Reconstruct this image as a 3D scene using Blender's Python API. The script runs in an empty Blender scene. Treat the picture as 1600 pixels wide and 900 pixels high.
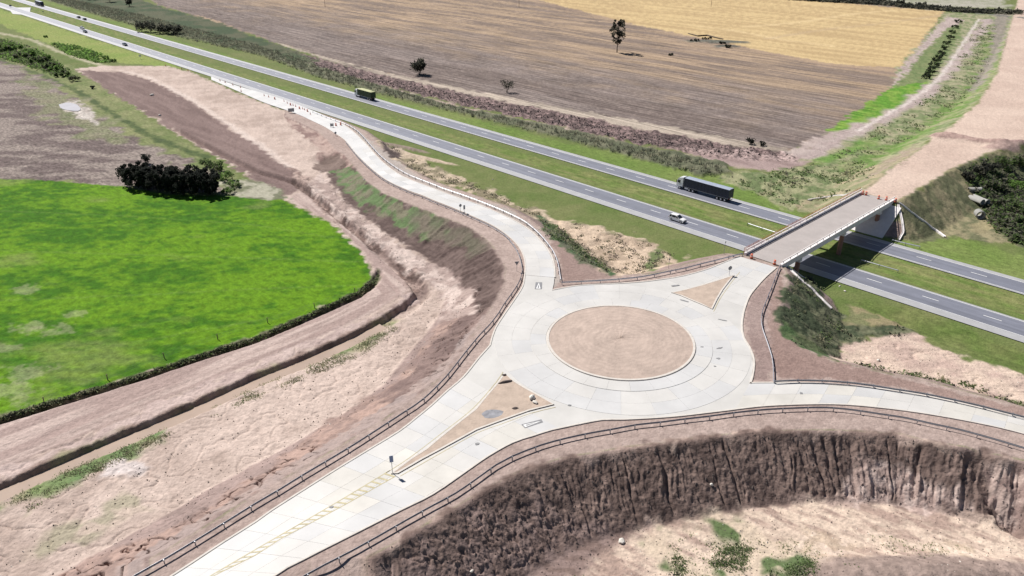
import bpy, bmesh, math, random
import numpy as np
from mathutils import Vector, Matrix
from mathutils.geometry import tessellate_polygon
R = math.radians
random.seed(7); np.random.seed(7)
scene = bpy.context.scene
COL = scene.collection

# ------------------------------------------------------------------ camera, sky, sun, exposure
PITCH, FPX, CAMH = 0.4633, 1186.1, 75.0
cam = bpy.data.objects.new('camera', bpy.data.cameras.new('camera')); COL.objects.link(cam)
cam.location = (0, 0, CAMH); cam.rotation_euler = (math.pi/2-PITCH, 0, 0)
cam.data.sensor_width = 36; cam.data.lens = 36*FPX/1600; cam.data.clip_end = 20000; cam.data.clip_start = 1
scene.camera = cam
SUN_EL, SUN_AZ = R(50.5), R(-46.0)                    # azimuth clockwise from +Y
world = bpy.data.worlds.new('World'); scene.world = world; world.use_nodes = True
wn = world.node_tree.nodes; wl = world.node_tree.links
sky = wn.new('ShaderNodeTexSky'); sky.sky_type = 'NISHITA'; sky.sun_disc = False
sky.sun_elevation = SUN_EL; sky.sun_rotation = SUN_AZ; sky.dust_density = .2; sky.air_density = .65
wl.new(sky.outputs[0], wn['Background'].inputs[0]); wn['Background'].inputs[1].default_value = 0.05
sun = bpy.data.objects.new('sun', bpy.data.lights.new('sun', 'SUN')); COL.objects.link(sun)
sun.data.energy = 5.0; sun.data.angle = R(0.55); sun.data.color = (1, 0.955, 0.9)
sdir = Vector((math.sin(SUN_AZ)*math.cos(SUN_EL), math.cos(SUN_AZ)*math.cos(SUN_EL), math.sin(SUN_EL)))
sun.rotation_euler = sdir.to_track_quat('Z', 'Y').to_euler(); sun.location = (0, 0, 200)
vs = scene.view_settings; vs.view_transform = 'Standard'; vs.look = 'None'; vs.exposure = 0.36; vs.gamma = 1; vs.use_curve_mapping = False

# ------------------------------------------------------------------ geometry helpers
CP, SP = math.cos(PITCH), math.sin(PITCH)
def at(u, v, z=0.0):
    u = u-800.0; v = v-450.0
    w = -(FPX*SP+v*CP); k = (CAMH-z)/-w
    return u*k, (FPX*CP-v*SP)*k
TA = np.array([math.cos(-.8064), math.sin(-.8064)]); TB = np.array([-TA[1], TA[0]])   # along / across the motorway
def xy(a, b): return TA[0]*a+TB[0]*b, TA[1]*a+TB[1]*b
def AB(x, y): return x*TA[0]+y*TA[1], x*TB[0]+y*TB[1]

NTAB = np.random.RandomState(99).rand(512, 512).astype(np.float32)
def vnoise(x, y, seed=0):
    x = np.asarray(x, np.float32); y = np.asarray(y, np.float32)
    fx0 = np.floor(x); fy0 = np.floor(y); fx = x-fx0; fy = y-fy0
    ix = (fx0.astype(np.int32)+seed*37) & 511; iy = (fy0.astype(np.int32)+seed*101) & 511; ix1 = (ix+1) & 511; iy1 = (iy+1) & 511
    fx = fx*fx*(3-2*fx); fy = fy*fy*(3-2*fy)
    a = NTAB[ix, iy]; b = NTAB[ix1, iy]; c = NTAB[ix, iy1]; d = NTAB[ix1, iy1]
    a = a+(b-a)*fx; c = c+(d-c)*fx
    return a+(c-a)*fy
def fbm(x, y, scale, octv=3, seed=0, gain=.5):
    s = 0; amp = 1; tot = 0; f = 1/scale
    for o in range(octv):
        s = s+amp*vnoise(x*f+o*17.3, y*f-o*9.1, seed+o*31); tot += amp; amp *= gain; f *= 2.03
    return s/tot
def sst(e0, e1, x):
    t = np.clip((x-e0)/(e1-e0), 0, 1); return t*t*(3-2*t)

def poly_sd(px, py, x, y, vals=None, closed=True):
    """signed distance (inside negative) + interpolated values at the nearest boundary point."""
    n = len(px); best = np.full(x.shape, 1e9); inside = np.zeros(x.shape, bool)
    out = [np.zeros(x.shape) for _ in (vals or [])]
    for i in range(n if closed else n-1):
        j = (i+1) % n
        ex, ey = px[j]-px[i], py[j]-py[i]; L = ex*ex+ey*ey+1e-12
        t = np.clip(((x-px[i])*ex+(y-py[i])*ey)/L, 0, 1)
        d = (x-px[i]-t*ex)**2+(y-py[i]-t*ey)**2
        m = d < best
        best = np.where(m, d, best)
        for k, v in enumerate(vals or []):
            v1 = v[j] if not (k == 0 and closed and j == 0) else v[i]+math.sqrt(L)
            out[k] = np.where(m, v[i]+t*(v1-v[i]), out[k])
        if closed:
            c = ((py[i] > y) != (py[j] > y)) & (x < (px[j]-px[i])*(y-py[i])/(py[j]-py[i]+1e-12)+px[i])
            inside ^= c
    best = np.sqrt(best)
    if closed: best = np.where(inside, -best, best)
    return (best, out) if vals is not None else best
def arclen(px, py):
    s = [0.0]
    for i in range(1, len(px)): s.append(s[-1]+math.hypot(px[i]-px[i-1], py[i]-py[i-1]))
    return s
def line_sd(px, py, x, y):
    """distance to an open line and the side (right of travel positive) and arclength."""
    best = np.full(x.shape, 1e9); side = np.zeros(x.shape); arc = np.zeros(x.shape); S = arclen(px, py)
    for i in range(len(px)-1):
        ex, ey = px[i+1]-px[i], py[i+1]-py[i]; L = ex*ex+ey*ey+1e-12
        t = np.clip(((x-px[i])*ex+(y-py[i])*ey)/L, 0, 1)
        d = (x-px[i]-t*ex)**2+(y-py[i]-t*ey)**2
        m = d < best
        best = np.where(m, d, best)
        side = np.where(m, np.sign(ey*(x-px[i])-ex*(y-py[i])), side); arc = np.where(m, S[i]+t*math.sqrt(L), arc)
    return np.sqrt(best), side, arc
def smooth_line(pts, step):
    """Catmull-Rom resample of a list of (x,y[,z]) points."""
    P = np.array(pts, float); Q = np.vstack([2*P[0]-P[1], P, 2*P[-1]-P[-2]]); out = []
    for i in range(1, len(Q)-2):
        p0, p1, p2, p3 = Q[i-1], Q[i], Q[i+1], Q[i+2]
        n = max(1, int(np.linalg.norm(p2-p1)/step))
        for k in range(n):
            t = k/n
            out.append(.5*((2*p1)+(-p0+p2)*t+(2*p0-5*p1+4*p2-p3)*t*t+(-p0+3*p1-3*p2+p3)*t**3))
    out.append(P[-1]); return np.array(out)
def even(P, n):
    P = np.asarray(P, float); s = np.array(arclen(P[:, 0], P[:, 1])); q = np.linspace(0, s[-1], n)
    return np.stack([np.interp(q, s, P[:, k]) for k in range(P.shape[1])], 1)

# ------------------------------------------------------------------ terrain shape
ZR = 6.6
def zroad(x, y):
    a, b = AB(x, y)
    return np.interp(a, [-330, -250, -200, -154, -128, -100, -88], [.12, .6, 2.0, 4.0, 5.2, 6.4, ZR])
def z2(x, y):                                       # dirt approach beyond the bridge
    a, b = AB(x, y); return np.interp(b, [190, 203, 260, 330, 430, 560, 700], [ZR, ZR, 6.0, 4.8, 3.0, 1.0, 0.2])
def unp(pts, zf, dz=0.0):
    u = np.array([p[0] for p in pts], float); v = np.array([p[1] for p in pts], float); z = np.full(u.shape, 3.0)
    for _ in range(25):
        x, y = at(u, v, z); z = .5*z+.5*(zf(x, y)+dz)
    x, y = at(u, v, z); return np.stack([x, y, z], 1)

CREST = [(446,182,1.6),(471,192,1.6),(496,205,1.6),(510,217,1.7),(522,233,1.8),(540,243,1.8),(556,263,2),(571,282,2),(600,302,2),(645,320,2),(687,337,2),(737,357,2),
 (765,380,2.1),(782,402,2.1),(789,420,2.1),(787,440,2.1),(778,463,2),(760,492,2),(732,530,2),(700,578,2),(650,620,2),(612,646,2),(575,669,2),(530,697,2),(465,734,2),(400,771,2),
 (300,834,2),(200,892,2),(120,940,2),(60,1010,2),(420,1010,1.6),(520,902,1.5),(600,859,1.5),(680,812,1.5),(760,764,1.5),(810,738,1.5),(875,717,1.45),(950,704,1.35),(1050,690,1.25),(1175,674,1.2),
 (1300,672,1.15),(1400,678,1.1),(1450,689,1.05),(1507,699,1.05),(1600,721,1.1),(1700,748,1.2),(1790,775,1.3),(1790,700,1.8),(1700,664,1.8),(1600,637,1.8),(1525,615,1.8),(1450,595,1.9),(1400,586,1.9),
 (1350,575,1.9),(1300,562,1.9),(1250,543,1.8),(1225,525,1.8),(1215,500,1.8),(1219,475,1.8),(1226,455,1.8),(1232,438,1.7),(1230,424,1.6),(1224,416,1.5),(1162,399,1.5),(1137,396,1.8),(1075,411,1.9),
 (1025,426,1.9),(985,430,1.9),(955,427,1.9),(925,416,1.9),(900,401,1.9),(875,381,1.9),(857,366,1.9),(825,341,1.9),(800,327,1.9),(780,318,1.9),(750,308,1.8),(710,294,1.7),(680,284,1.6),
 (660,275,1.6),(640,264,1.6),(620,250,1.6),(602,235,1.6),(590,219,1.6),(570,204,1.6),(530,187,1.6),(488,173,1.6),(450,161,1.6)]
P1 = unp(CREST, zroad, -.03); P1m = [c[2] for c in CREST]
CREST2 = [(1343,299),(1362,288),(1400,257),(1440,232),(1462,212),(1490,196),(1530,160),(1558,115),(1576,50),(1588,10),(1600,-40),(1760,-40),(1760,120),(1760,222),(1640,226),(1575,232),(1545,239),(1490,263),(1440,292),(1402,317)]
P2 = unp(CREST2, z2, -.05); P2m = [2]*len(CREST2); P2m[0] = P2m[-1] = 1.45; P2m[1] = P2m[-2] = 1.8
P1s, P2s = arclen(P1[:, 0], P1[:, 1]), arclen(P2[:, 0], P2[:, 1])
DITCH_PX = [(250,190),(330,232),(400,268),(460,285),(495,310),(530,340),(560,364),(610,404),(648,438),(662,456),(640,478),(600,503),(560,525),(480,561),(400,593),(300,639),(200,681),(100,724),(0,767),(-80,802)]
DITCH = np.array([at(u, v, 0.) for u, v in DITCH_PX])
WATER_S = None
FDITCH = np.array([at(u, v, 0.) for u, v in [(592,425),(585,443),(560,462),(480,497),(400,531),(300,563),(200,596),(100,627),(0,657),(-80,684)]])
def smax(a, b, k): 
    h = np.clip(.5+.5*(a-b)/k, 0, 1); return b*(1-h)+a*h+k*h*(1-h)
def H(x, y, full=False):
    x = np.asarray(x, float); y = np.asarray(y, float); a, b = AB(x, y)
    g = np.zeros(x.shape)
    g -= .5*np.exp(-((b-175.1)/3.2)**2)                                  # median swale
    g -= .55*np.exp(-((b-151)/3.)**2)*sst(-60, -40, a)
    dq, side, arc = line_sd(DITCH[:, 0], DITCH[:, 1], x, y); q = dq*side  # + = right/near side when walking from far to near
    q = -q
    low = sst(150, 175, arc)                                             # the lower reach carries water
    prof = np.interp(q, [-2.1, -1.35, .9, 2.5], [0, -1.4, -1.3, 0])*low + (1-low)*np.interp(q, [-1.3, -.5, .3, 1.3, 3.0], [0, -1.2, -1.1, .65, 0])*sst(2, 25, arc)
    g += prof
    df, sf, af = line_sd(FDITCH[:, 0], FDITCH[:, 1], x, y); g += np.interp(-df*sf, [-1.1, -.5, .1, 1.3], [0, -1.0, -.9, 0])
    xb, yb = at(513, 250, 0.); g -= 1.6*np.exp(-(((x-xb)/4.5)**2+((y-yb)/5)**2))     # culvert mouth
    z = g.copy(); info = {}
    for nm, P, m, S, zf, dz in (('p1', P1, P1m, P1s, zroad, -.03), ('p2', P2, P2m, P2s, z2, -.05)):
        x0, x1, y0, y1 = P[:, 0].min()-22, P[:, 0].max()+22, P[:, 1].min()-22, P[:, 1].max()+22
        k = np.nonzero((x > x0) & (x < x1) & (y > y0) & (y < y1))
        sd = np.full(x.shape, 99.0); s = np.zeros(x.shape); zb = np.zeros(x.shape)
        if len(k[0]):
            d, (ss, zz, mm) = poly_sd(P[:, 0], P[:, 1], x[k], y[k], [S, list(P[:, 2]), m])
            top = zf(x[k], y[k])+dz
            dd = np.maximum(d, 0); drop = np.where(dd < .6, dd*dd/(1.2*mm), (dd-.3)/mm)
            zs = np.where(d <= 0, top, zz-drop)
            z[k] = np.where(d <= -.0, zs, smax(zs, g[k], .25)) if not full else np.where(d <= 0, zs, smax(zs, z[k], .25))
            sd[k] = d; s[k] = ss; zb[k] = zz
        info[nm] = (sd, s, zb)
    return (z, info, g, q, arc, low) if full else z
def hit(pts):
    """where the line of sight through traced points meets the ground."""
    u = np.array([p[0] for p in pts], float); v = np.array([p[1] for p in pts], float)
    zs = np.linspace(7.4, -2.4, 99)[:, None]
    xx, yy = at(u[None]+0*zs, v[None]+0*zs, zs); hh = H(xx.ravel(), yy.ravel()).reshape(xx.shape)
    ok = hh >= zs; ok[-1] = True; k = ok.argmax(0); j = np.arange(len(u))
    return np.stack([xx[k, j], yy[k, j]], 1)

# ------------------------------------------------------------------ materials
def mat(name, color=(.5, .5, .5), rough=.7, metal=0.0, noise=None, bump=None, spec=.5, attr=None, coat=0):
    m = bpy.data.materials.new(name); m.use_nodes = True; nt = m.node_tree; b = nt.nodes['Principled BSDF']
    b.inputs['Roughness'].default_value = rough; b.inputs['Metallic'].default_value = metal
    b.inputs['Specular IOR Level'].default_value = spec; b.inputs['Coat Weight'].default_value = coat
    geo = nt.nodes.new('ShaderNodeTexCoord'); src = None
    if attr:
        at_ = nt.nodes.new('ShaderNodeAttribute'); at_.attribute_name = attr; src = at_.outputs['Color']
    if noise:
        sc, amt, *rest = noise
        nz = nt.nodes.new('ShaderNodeTexNoise'); nz.inputs['Scale'].default_value = sc; nz.inputs['Detail'].default_value = 6; nz.inputs['Roughness'].default_value = .65
        nt.links.new(geo.outputs['Object'], nz.inputs['Vector'])
        mr = nt.nodes.new('ShaderNodeMapRange'); mr.inputs['From Min'].default_value = .25; mr.inputs['From Max'].default_value = .75
        mr.inputs['To Min'].default_value = 1-amt; mr.inputs['To Max'].default_value = 1+amt
        nt.links.new(nz.outputs['Fac'], mr.inputs['Value'])
        mx = nt.nodes.new('ShaderNodeMix'); mx.data_type = 'RGBA'; mx.blend_type = 'MULTIPLY'; mx.inputs[0].default_value = 1
        if src: nt.links.new(src, mx.inputs[6])
        else: mx.inputs[6].default_value = (*color, 1)
        nt.links.new(mr.outputs[0], mx.inputs[7]); nt.links.new(mx.outputs[2], b.inputs['Base Color'])
    elif src: nt.links.new(src, b.inputs['Base Color'])
    else: b.inputs['Base Color'].default_value = (*color, 1)
    if bump:
        sc, st, dist = bump
        nz = nt.nodes.new('ShaderNodeTexNoise'); nz.inputs['Scale'].default_value = sc; nz.inputs['Detail'].default_value = 5
        nt.links.new(geo.outputs['Object'], nz.inputs['Vector'])
        bp = nt.nodes.new('ShaderNodeBump'); bp.inputs['Strength'].default_value = st; bp.inputs['Distance'].default_value = dist
        nt.links.new(nz.outputs['Fac'], bp.inputs['Height']); nt.links.new(bp.outputs[0], b.inputs['Normal'])
    return m
M = {}
def leafmat(name, color, amt=.35, tr=.55):
    m = mat(name, color, .8, noise=(.5, amt), spec=.15); nt = m.node_tree; b = nt.nodes['Principled BSDF']
    t = nt.nodes.new('ShaderNodeBsdfTranslucent'); mx = nt.nodes.new('ShaderNodeMixShader'); mx.inputs[0].default_value = tr
    src = b.inputs['Base Color'].links[0].from_socket; nt.links.new(src, t.inputs['Color'])
    nt.links.new(b.outputs[0], mx.inputs[1]); nt.links.new(t.outputs[0], mx.inputs[2]); nt.links.new(mx.outputs[0], nt.nodes['Material Output'].inputs['Surface'])
    return m
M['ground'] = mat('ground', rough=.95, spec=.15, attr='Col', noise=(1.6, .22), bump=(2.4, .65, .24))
def ground_rows(m):
    """crop rows and clods: streaked noise along the rows, weighted by the painted crop masks."""
    nt = m.node_tree; b = nt.nodes['Principled BSDF']; tc = nt.nodes.new('ShaderNodeTexCoord')
    at_ = nt.nodes.new('ShaderNodeAttribute'); at_.attribute_name = 'Crop'; sp = nt.nodes.new('ShaderNodeSeparateColor'); nt.links.new(at_.outputs['Color'], sp.inputs[0])
    out = b.inputs['Base Color'].links[0].from_socket
    for ch, sc, det, lo, hi, cn in ((0, (34, 1.25, 1), 4, .50, 1.45, .33), (1, (1.5, .9, 1), 4, .35, 1.55, .34), (2, (2.2, 1.2, 1), 5, .74, 1.26, .3)):
        mp = nt.nodes.new('ShaderNodeMapping'); mp.vector_type = 'TEXTURE'; mp.inputs['Rotation'].default_value = (0, 0, -.8064); mp.inputs['Scale'].default_value = sc
        nz = nt.nodes.new('ShaderNodeTexNoise'); nz.inputs['Scale'].default_value = 1; nz.inputs['Detail'].default_value = det; nz.inputs['Roughness'].default_value = .6
        mr = nt.nodes.new('ShaderNodeMapRange'); mr.inputs['From Min'].default_value = cn; mr.inputs['From Max'].default_value = 1-cn; mr.inputs['To Min'].default_value = lo; mr.inputs['To Max'].default_value = hi
        mx = nt.nodes.new('ShaderNodeMix'); mx.data_type = 'RGBA'; mx.blend_type = 'MULTIPLY'
        nt.links.new(tc.outputs['Object'], mp.inputs['Vector']); nt.links.new(mp.outputs[0], nz.inputs['Vector']); nt.links.new(nz.outputs['Fac'], mr.inputs['Value'])
        nt.links.new(sp.outputs[ch], mx.inputs[0]); nt.links.new(out, mx.inputs[6]); nt.links.new(mr.outputs[0], mx.inputs[7]); out = mx.outputs[2]
    nt.links.new(out, b.inputs['Base Color'])
ground_rows(M['ground'])
M['far_ground'] = mat('far_ground', (.2, .2, .11), .95, noise=(.01, .3))
M['asphalt'] = mat('asphalt', (.165, .172, .21), .56, noise=(.35, .12), spec=1.0)
def streaks(m, amt):
    nt = m.node_tree; b = nt.nodes['Principled BSDF']; tc = nt.nodes.new('ShaderNodeTexCoord'); mp = nt.nodes.new('ShaderNodeMapping'); mp.vector_type = 'TEXTURE'
    mp.inputs['Rotation'].default_value = (0, 0, -.8064); mp.inputs['Scale'].default_value = (60, 1.1, 1)
    nz = nt.nodes.new('ShaderNodeTexNoise'); nz.inputs['Scale'].default_value = 1; nz.inputs['Detail'].default_value = 3
    mr = nt.nodes.new('ShaderNodeMapRange'); mr.inputs['From Min'].default_value = .3; mr.inputs['From Max'].default_value = .7; mr.inputs['To Min'].default_value = 1-amt; mr.inputs['To Max'].default_value = 1+amt
    mx = nt.nodes.new('ShaderNodeMix'); mx.data_type = 'RGBA'; mx.blend_type = 'MULTIPLY'; mx.inputs[0].default_value = 1
    nt.links.new(tc.outputs['Object'], mp.inputs['Vector']); nt.links.new(mp.outputs[0], nz.inputs['Vector']); nt.links.new(nz.outputs['Fac'], mr.inputs['Value'])
    nt.links.new(b.inputs['Base Color'].links[0].from_socket, mx.inputs[6]); nt.links.new(mr.outputs[0], mx.inputs[7]); nt.links.new(mx.outputs[2], b.inputs['Base Color'])
streaks(M['asphalt'], .16)
M['asphalt_shoulder'] = mat('asphalt_shoulder', (.36, .36, .365), .55, noise=(.5, .12), spec=.9)
M['paint_white'] = mat('paint_white', (.75, .75, .74), .6, noise=(2, .15))
M['paint_yellow'] = mat('paint_yellow', (.42, .37, .22), .6, noise=(2.5, .3))
M['paint_grey'] = mat('paint_grey', (.21, .21, .22), .6, noise=(2.5, .25))
M['concrete'] = mat('concrete', (.535, .522, .50), .55, noise=(.13, .13), bump=(9, .15, .02))
M['concrete_b'] = mat('concrete_b', (.505, .502, .498), .55, noise=(.13, .13), bump=(9, .15, .02))
M['concrete_c'] = mat('concrete_c', (.54, .52, .48), .55, noise=(.17, .15), bump=(9, .15, .02))
M['joint'] = mat('joint', (.51, .498, .475), .6, noise=(.25, .1))
M['concrete_ramp'] = mat('concrete_ramp', (.60, .59, .575), .5, noise=(.15, .08), bump=(9, .15, .02))  # paler copy of the concrete: sun glare on the ramp put into the colour
M['concrete_ramp_b'] = mat('concrete_ramp_b', (.56, .552, .54), .5, noise=(.15, .08), bump=(9, .15, .02))  # second tone of the glare-brightened ramp concrete
M['kerb'] = mat('kerb', (.55, .51, .465), .8, noise=(1.5, .15))
M['island_dirt'] = mat('island_dirt', (.41, .325, .275), .95, noise=(.35, .2), bump=(1.5, .7, .15))
def rings(m):
    nt = m.node_tree; b = nt.nodes['Principled BSDF']; tc = nt.nodes.new('ShaderNodeTexCoord'); wv = nt.nodes.new('ShaderNodeTexWave'); wv.wave_type = 'RINGS'; wv.rings_direction = 'Z'
    wv.inputs['Scale'].default_value = .28; wv.inputs['Distortion'].default_value = 11; wv.inputs['Detail'].default_value = 4; wv.inputs['Detail Scale'].default_value = .9
    mr = nt.nodes.new('ShaderNodeMapRange'); mr.inputs['To Min'].default_value = .95; mr.inputs['To Max'].default_value = 1.03
    mx = nt.nodes.new('ShaderNodeMix'); mx.data_type = 'RGBA'; mx.blend_type = 'MULTIPLY'; mx.inputs[0].default_value = 1
    nt.links.new(tc.outputs['Object'], wv.inputs['Vector']); nt.links.new(wv.outputs['Fac'], mr.inputs['Value'])
    nt.links.new(b.inputs['Base Color'].links[0].from_socket, mx.inputs[6]); nt.links.new(mr.outputs[0], mx.inputs[7]); nt.links.new(mx.outputs[2], b.inputs['Base Color'])
rings(M['island_dirt'])
M['splitter_dirt'] = mat('splitter_dirt', (.42, .335, .272), .95, noise=(.7, .2), bump=(2.5, .6, .1))
M['galv'] = mat('galv', (.62, .63, .66), .38, .55, noise=(3, .12))  # rail steel with the brightness of sunlit faces put into the colour
M['galv_dark'] = mat('galv_dark', (.33, .34, .37), .45, .6, noise=(3, .12))  # darker copy for rails seen from their unlit side; also posts and poles
M['bridge_deck'] = mat('bridge_deck', (.36, .325, .31), .85, noise=(.4, .1))
M['bridge_concrete'] = mat('bridge_concrete', (.74, .70, .69), .8, noise=(.8, .1))
M['pier_brown'] = mat('pier_brown', (.30, .16, .12), .8, noise=(1, .2))
M['netting'] = mat('netting', (.50, .20, .10), .7)
M['orange'] = mat('orange', (.72, .13, .04), .55)
M['dark_red'] = mat('dark_red', (.30, .06, .05), .6)
M['black_plastic'] = mat('black_plastic', (.02, .02, .022), .6)
M['rubber'] = mat('rubber', (.018, .018, .018), .8)
M['truck_blue'] = mat('truck_blue', (.010, .015, .045), .5, noise=(1, .2))
M['tarp_grey'] = mat('tarp_grey', (.30, .34, .42), .6, noise=(.8, .15))
M['truck_green'] = mat('truck_green', (.022, .042, .012), .55, noise=(1, .2))
M['load_yellow'] = mat('load_yellow', (.46, .47, .27), .85, noise=(1.2, .15))
M['white_paint'] = mat('white_paint', (.78, .78, .78), .3, coat=.5)
M['silver_paint'] = mat('silver_paint', (.62, .64, .66), .3, .3, coat=.5)
M['dark_paint'] = mat('dark_paint', (.03, .033, .04), .3, coat=.6)
M['glass'] = mat('glass', (.015, .02, .03), .08, spec=.8)
M['chassis'] = mat('chassis', (.03, .03, .032), .7)
M['chrome'] = mat('chrome', (.6, .6, .62), .25, .9)
M['light_red'] = mat('light_red', (.5, .03, .02), .3)
M['light_white'] = mat('light_white', (.85, .85, .8), .2)
M['sign_blue'] = mat('sign_blue', (.16, .21, .36), .4)
M['sign_back'] = mat('sign_back', (.2, .21, .23), .5, .5)
M['sign_white'] = mat('sign_white', (.7, .7, .7), .5)
M['wood'] = mat('wood', (.16, .12, .09), .85, noise=(2, .3))
M['bark'] = mat('bark', (.11, .085, .065), .9, noise=(1.5, .3))
M['leaf_dark'] = leafmat('leaf_dark', (.036, .040, .034))
M['leaf_grey'] = leafmat('leaf_grey', (.17, .165, .125))
M['leaf_green'] = leafmat('leaf_green', (.14, .205, .075))
M['leaf_bright'] = leafmat('leaf_bright', (.20, .34, .085))
M['reed'] = leafmat('reed', (.15, .16, .115))
M['reed_pale'] = leafmat('reed_pale', (.34, .32, .21))
M['weed'] = leafmat('weed', (.25, .285, .165))
M['straw'] = mat('straw', (.36, .29, .19), .9, noise=(.5, .3), spec=.1)
M['clod'] = mat('clod', (.125, .10, .092), .95, noise=(1, .3))
M['rock'] = mat('rock', (.66, .62, .56), .85, noise=(3, .25))
M['water'] = mat('water', (.40, .31, .25), .12, noise=(.2, .12))
M['puddle'] = mat('puddle', (.55, .52, .52), .25, noise=(.2, .1))
M['pipe_concrete'] = mat('pipe_concrete', (.30, .295, .28), .85, noise=(1.5, .15))

# ------------------------------------------------------------------ object helpers
ORD = 'first second third fourth fifth sixth seventh eighth ninth tenth eleventh twelfth thirteenth fourteenth fifteenth sixteenth seventeenth'.split()
def tag(o, label=None, cat=None, group=None, kind=None):
    for k, v in (('label', label), ('category', cat), ('group', group), ('kind', kind)):
        if v: o[k] = v
    return o
def link(o, parent=None):
    COL.objects.link(o)
    if parent: o.parent = parent
    return o
def empty(name, loc=(0, 0, 0), rz=0.0):
    o = bpy.data.objects.new(name, None); o.location = loc; o.rotation_euler = (0, 0, rz); o.empty_display_size = .3
    return link(o)
def mesh_from(name, V, F, m, smooth=False):
    me = bpy.data.meshes.new(name); me.from_pydata([tuple(map(float, v)) for v in V], [], [tuple(int(i) for i in f) for f in F])
    for mm in (m if isinstance(m, (list, tuple)) else [m]): me.materials.append(mm)
    if smooth: me.polygons.foreach_set('use_smooth', [True]*len(me.polygons))
    return me
def obj(name, V, F, m, parent=None, smooth=False):
    return link(bpy.data.objects.new(name, mesh_from(name, V, F, m, smooth)), parent)
def inst(name, me, parent=None, loc=(0, 0, 0), rot=(0, 0, 0), sc=(1, 1, 1)):
    o = bpy.data.objects.new(name, me); o.location = loc; o.rotation_euler = rot; o.scale = sc
    return link(o, parent)
class MB:
    def __init__(s): s.V = []; s.F = []
    def add(s, V, F):
        n = len(s.V); s.V += [tuple(v) for v in V]; s.F += [tuple(i+n for i in f) for f in F]; return s
    def hexa(s, P):   # 8 points, bottom 4 ccw then top 4
        return s.add(P, [(3, 2, 1, 0), (4, 5, 6, 7), (0, 1, 5, 4), (1, 2, 6, 5), (2, 3, 7, 6), (3, 0, 4, 7)])
    def box(s, x0, x1, y0, y1, z0, z1, tx=0, ty=0, c=0.0):
        if c:        # chamfered vertical edges and top
            pts = []
            for zz, k in ((z0, 0), (z1-c, 0), (z1, c)):
                X0, X1, Y0, Y1 = x0+k, x1-k, y0+k, y1-k
                pts += [(X0+c, Y0, zz), (X1-c, Y0, zz), (X1, Y0+c, zz), (X1, Y1-c, zz), (X1-c, Y1, zz), (X0+c, Y1, zz), (X0, Y1-c, zz), (X0, Y0+c, zz)]
            F = [tuple(range(7, -1, -1)), tuple(range(16, 24))]
            for l in (0, 8):
                for i in range(8): F.append((l+i, l+(i+1) % 8, l+8+(i+1) % 8, l+8+i))
            return s.add(pts, F)
        return s.hexa([(x0, y0, z0), (x1, y0, z0), (x1, y1, z0), (x0, y1, z0), (x0+tx, y0+ty, z1), (x1-tx, y0+ty, z1), (x1-tx, y1-ty, z1), (x0+tx, y1-ty, z1)])
    def tube(s, pts, rad, n=8, cap=True):
        rings = []; P = [Vector(p) for p in pts]
        for i, p in enumerate(P):
            d = (P[min(i+1, len(P)-1)]-P[max(i-1, 0)]).normalized()
            u = d.cross(Vector((0, 0, 1)) if abs(d.z) < .9 else Vector((1, 0, 0))).normalized(); w = u.cross(d)
            r = rad[i] if isinstance(rad, (list, tuple)) else rad
            rings.append([p+(u*math.cos(2*math.pi*k/n)+w*math.sin(2*math.pi*k/n))*r for k in range(n)])
        V = [v for q in rings for v in q]; F = []
        for i in range(len(P)-1):
            for k in range(n): F.append((i*n+k, (i+1)*n+k, (i+1)*n+(k+1) % n, i*n+(k+1) % n))
        if cap: F += [tuple(range(n)), tuple(range((len(P)-1)*n+n-1, (len(P)-1)*n-1, -1))]
        return s.add(V, F)
    def build(s, name, m, parent=None, smooth=False): return obj(name, s.V, s.F, m, parent, smooth)
    def mesh(s, name, m, smooth=False): return mesh_from(name, s.V, s.F, m, smooth)
def sheet(name, pts, z, m, parent=None, kind=None, thick=0.0):
    """flat filled polygon; z a number or a list."""
    zz = z if hasattr(z, '__len__') else [z]*len(pts)
    V = [Vector((p[0], p[1], q)) for p, q in zip(pts, zz)]
    T = tessellate_polygon([[Vector((v.x, v.y, 0)) for v in V]]); F = []
    for t in T:
        a, b, c = (V[i] for i in t)
        F.append(tuple(t) if (b-a).cross(c-a).z > 0 else tuple(reversed(t)))
    VV = [tuple(v) for v in V]
    if thick:
        n = len(VV); VV += [(v[0], v[1], v[2]-thick) for v in VV]
        ar = sum(V[i].x*V[(i+1) % n].y-V[(i+1) % n].x*V[i].y for i in range(n))
        for i in range(n):
            j = (i+1) % n; F.append((i, i+n, j+n, j) if ar > 0 else (j, j+n, i+n, i))
    o = obj(name, VV, F, m, parent)
    if kind: o['kind'] = kind
    return o
def sweep(P, prof, closed=False):
    """sweep a (side, up) profile along 3-D points; side + = right of travel."""
    P = np.asarray(P, float); n = len(P); k = len(prof); V = []; F = []
    for i in range(n):
        p0 = P[(i-1) % n] if closed else P[max(i-1, 0)]; p1 = P[(i+1) % n] if closed else P[min(i+1, n-1)]
        d = p1[:2]-p0[:2]; d = d/(np.linalg.norm(d)+1e-9); r = (d[1], -d[0])
        for s_, u_ in prof: V.append((P[i][0]+r[0]*s_, P[i][1]+r[1]*s_, P[i][2]+u_))
    for i in range(n if closed else n-1):
        j = (i+1) % n
        for q in range(k-1): F.append((i*k+q, i*k+q+1, j*k+q+1, j*k+q))
    return V, F

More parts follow.
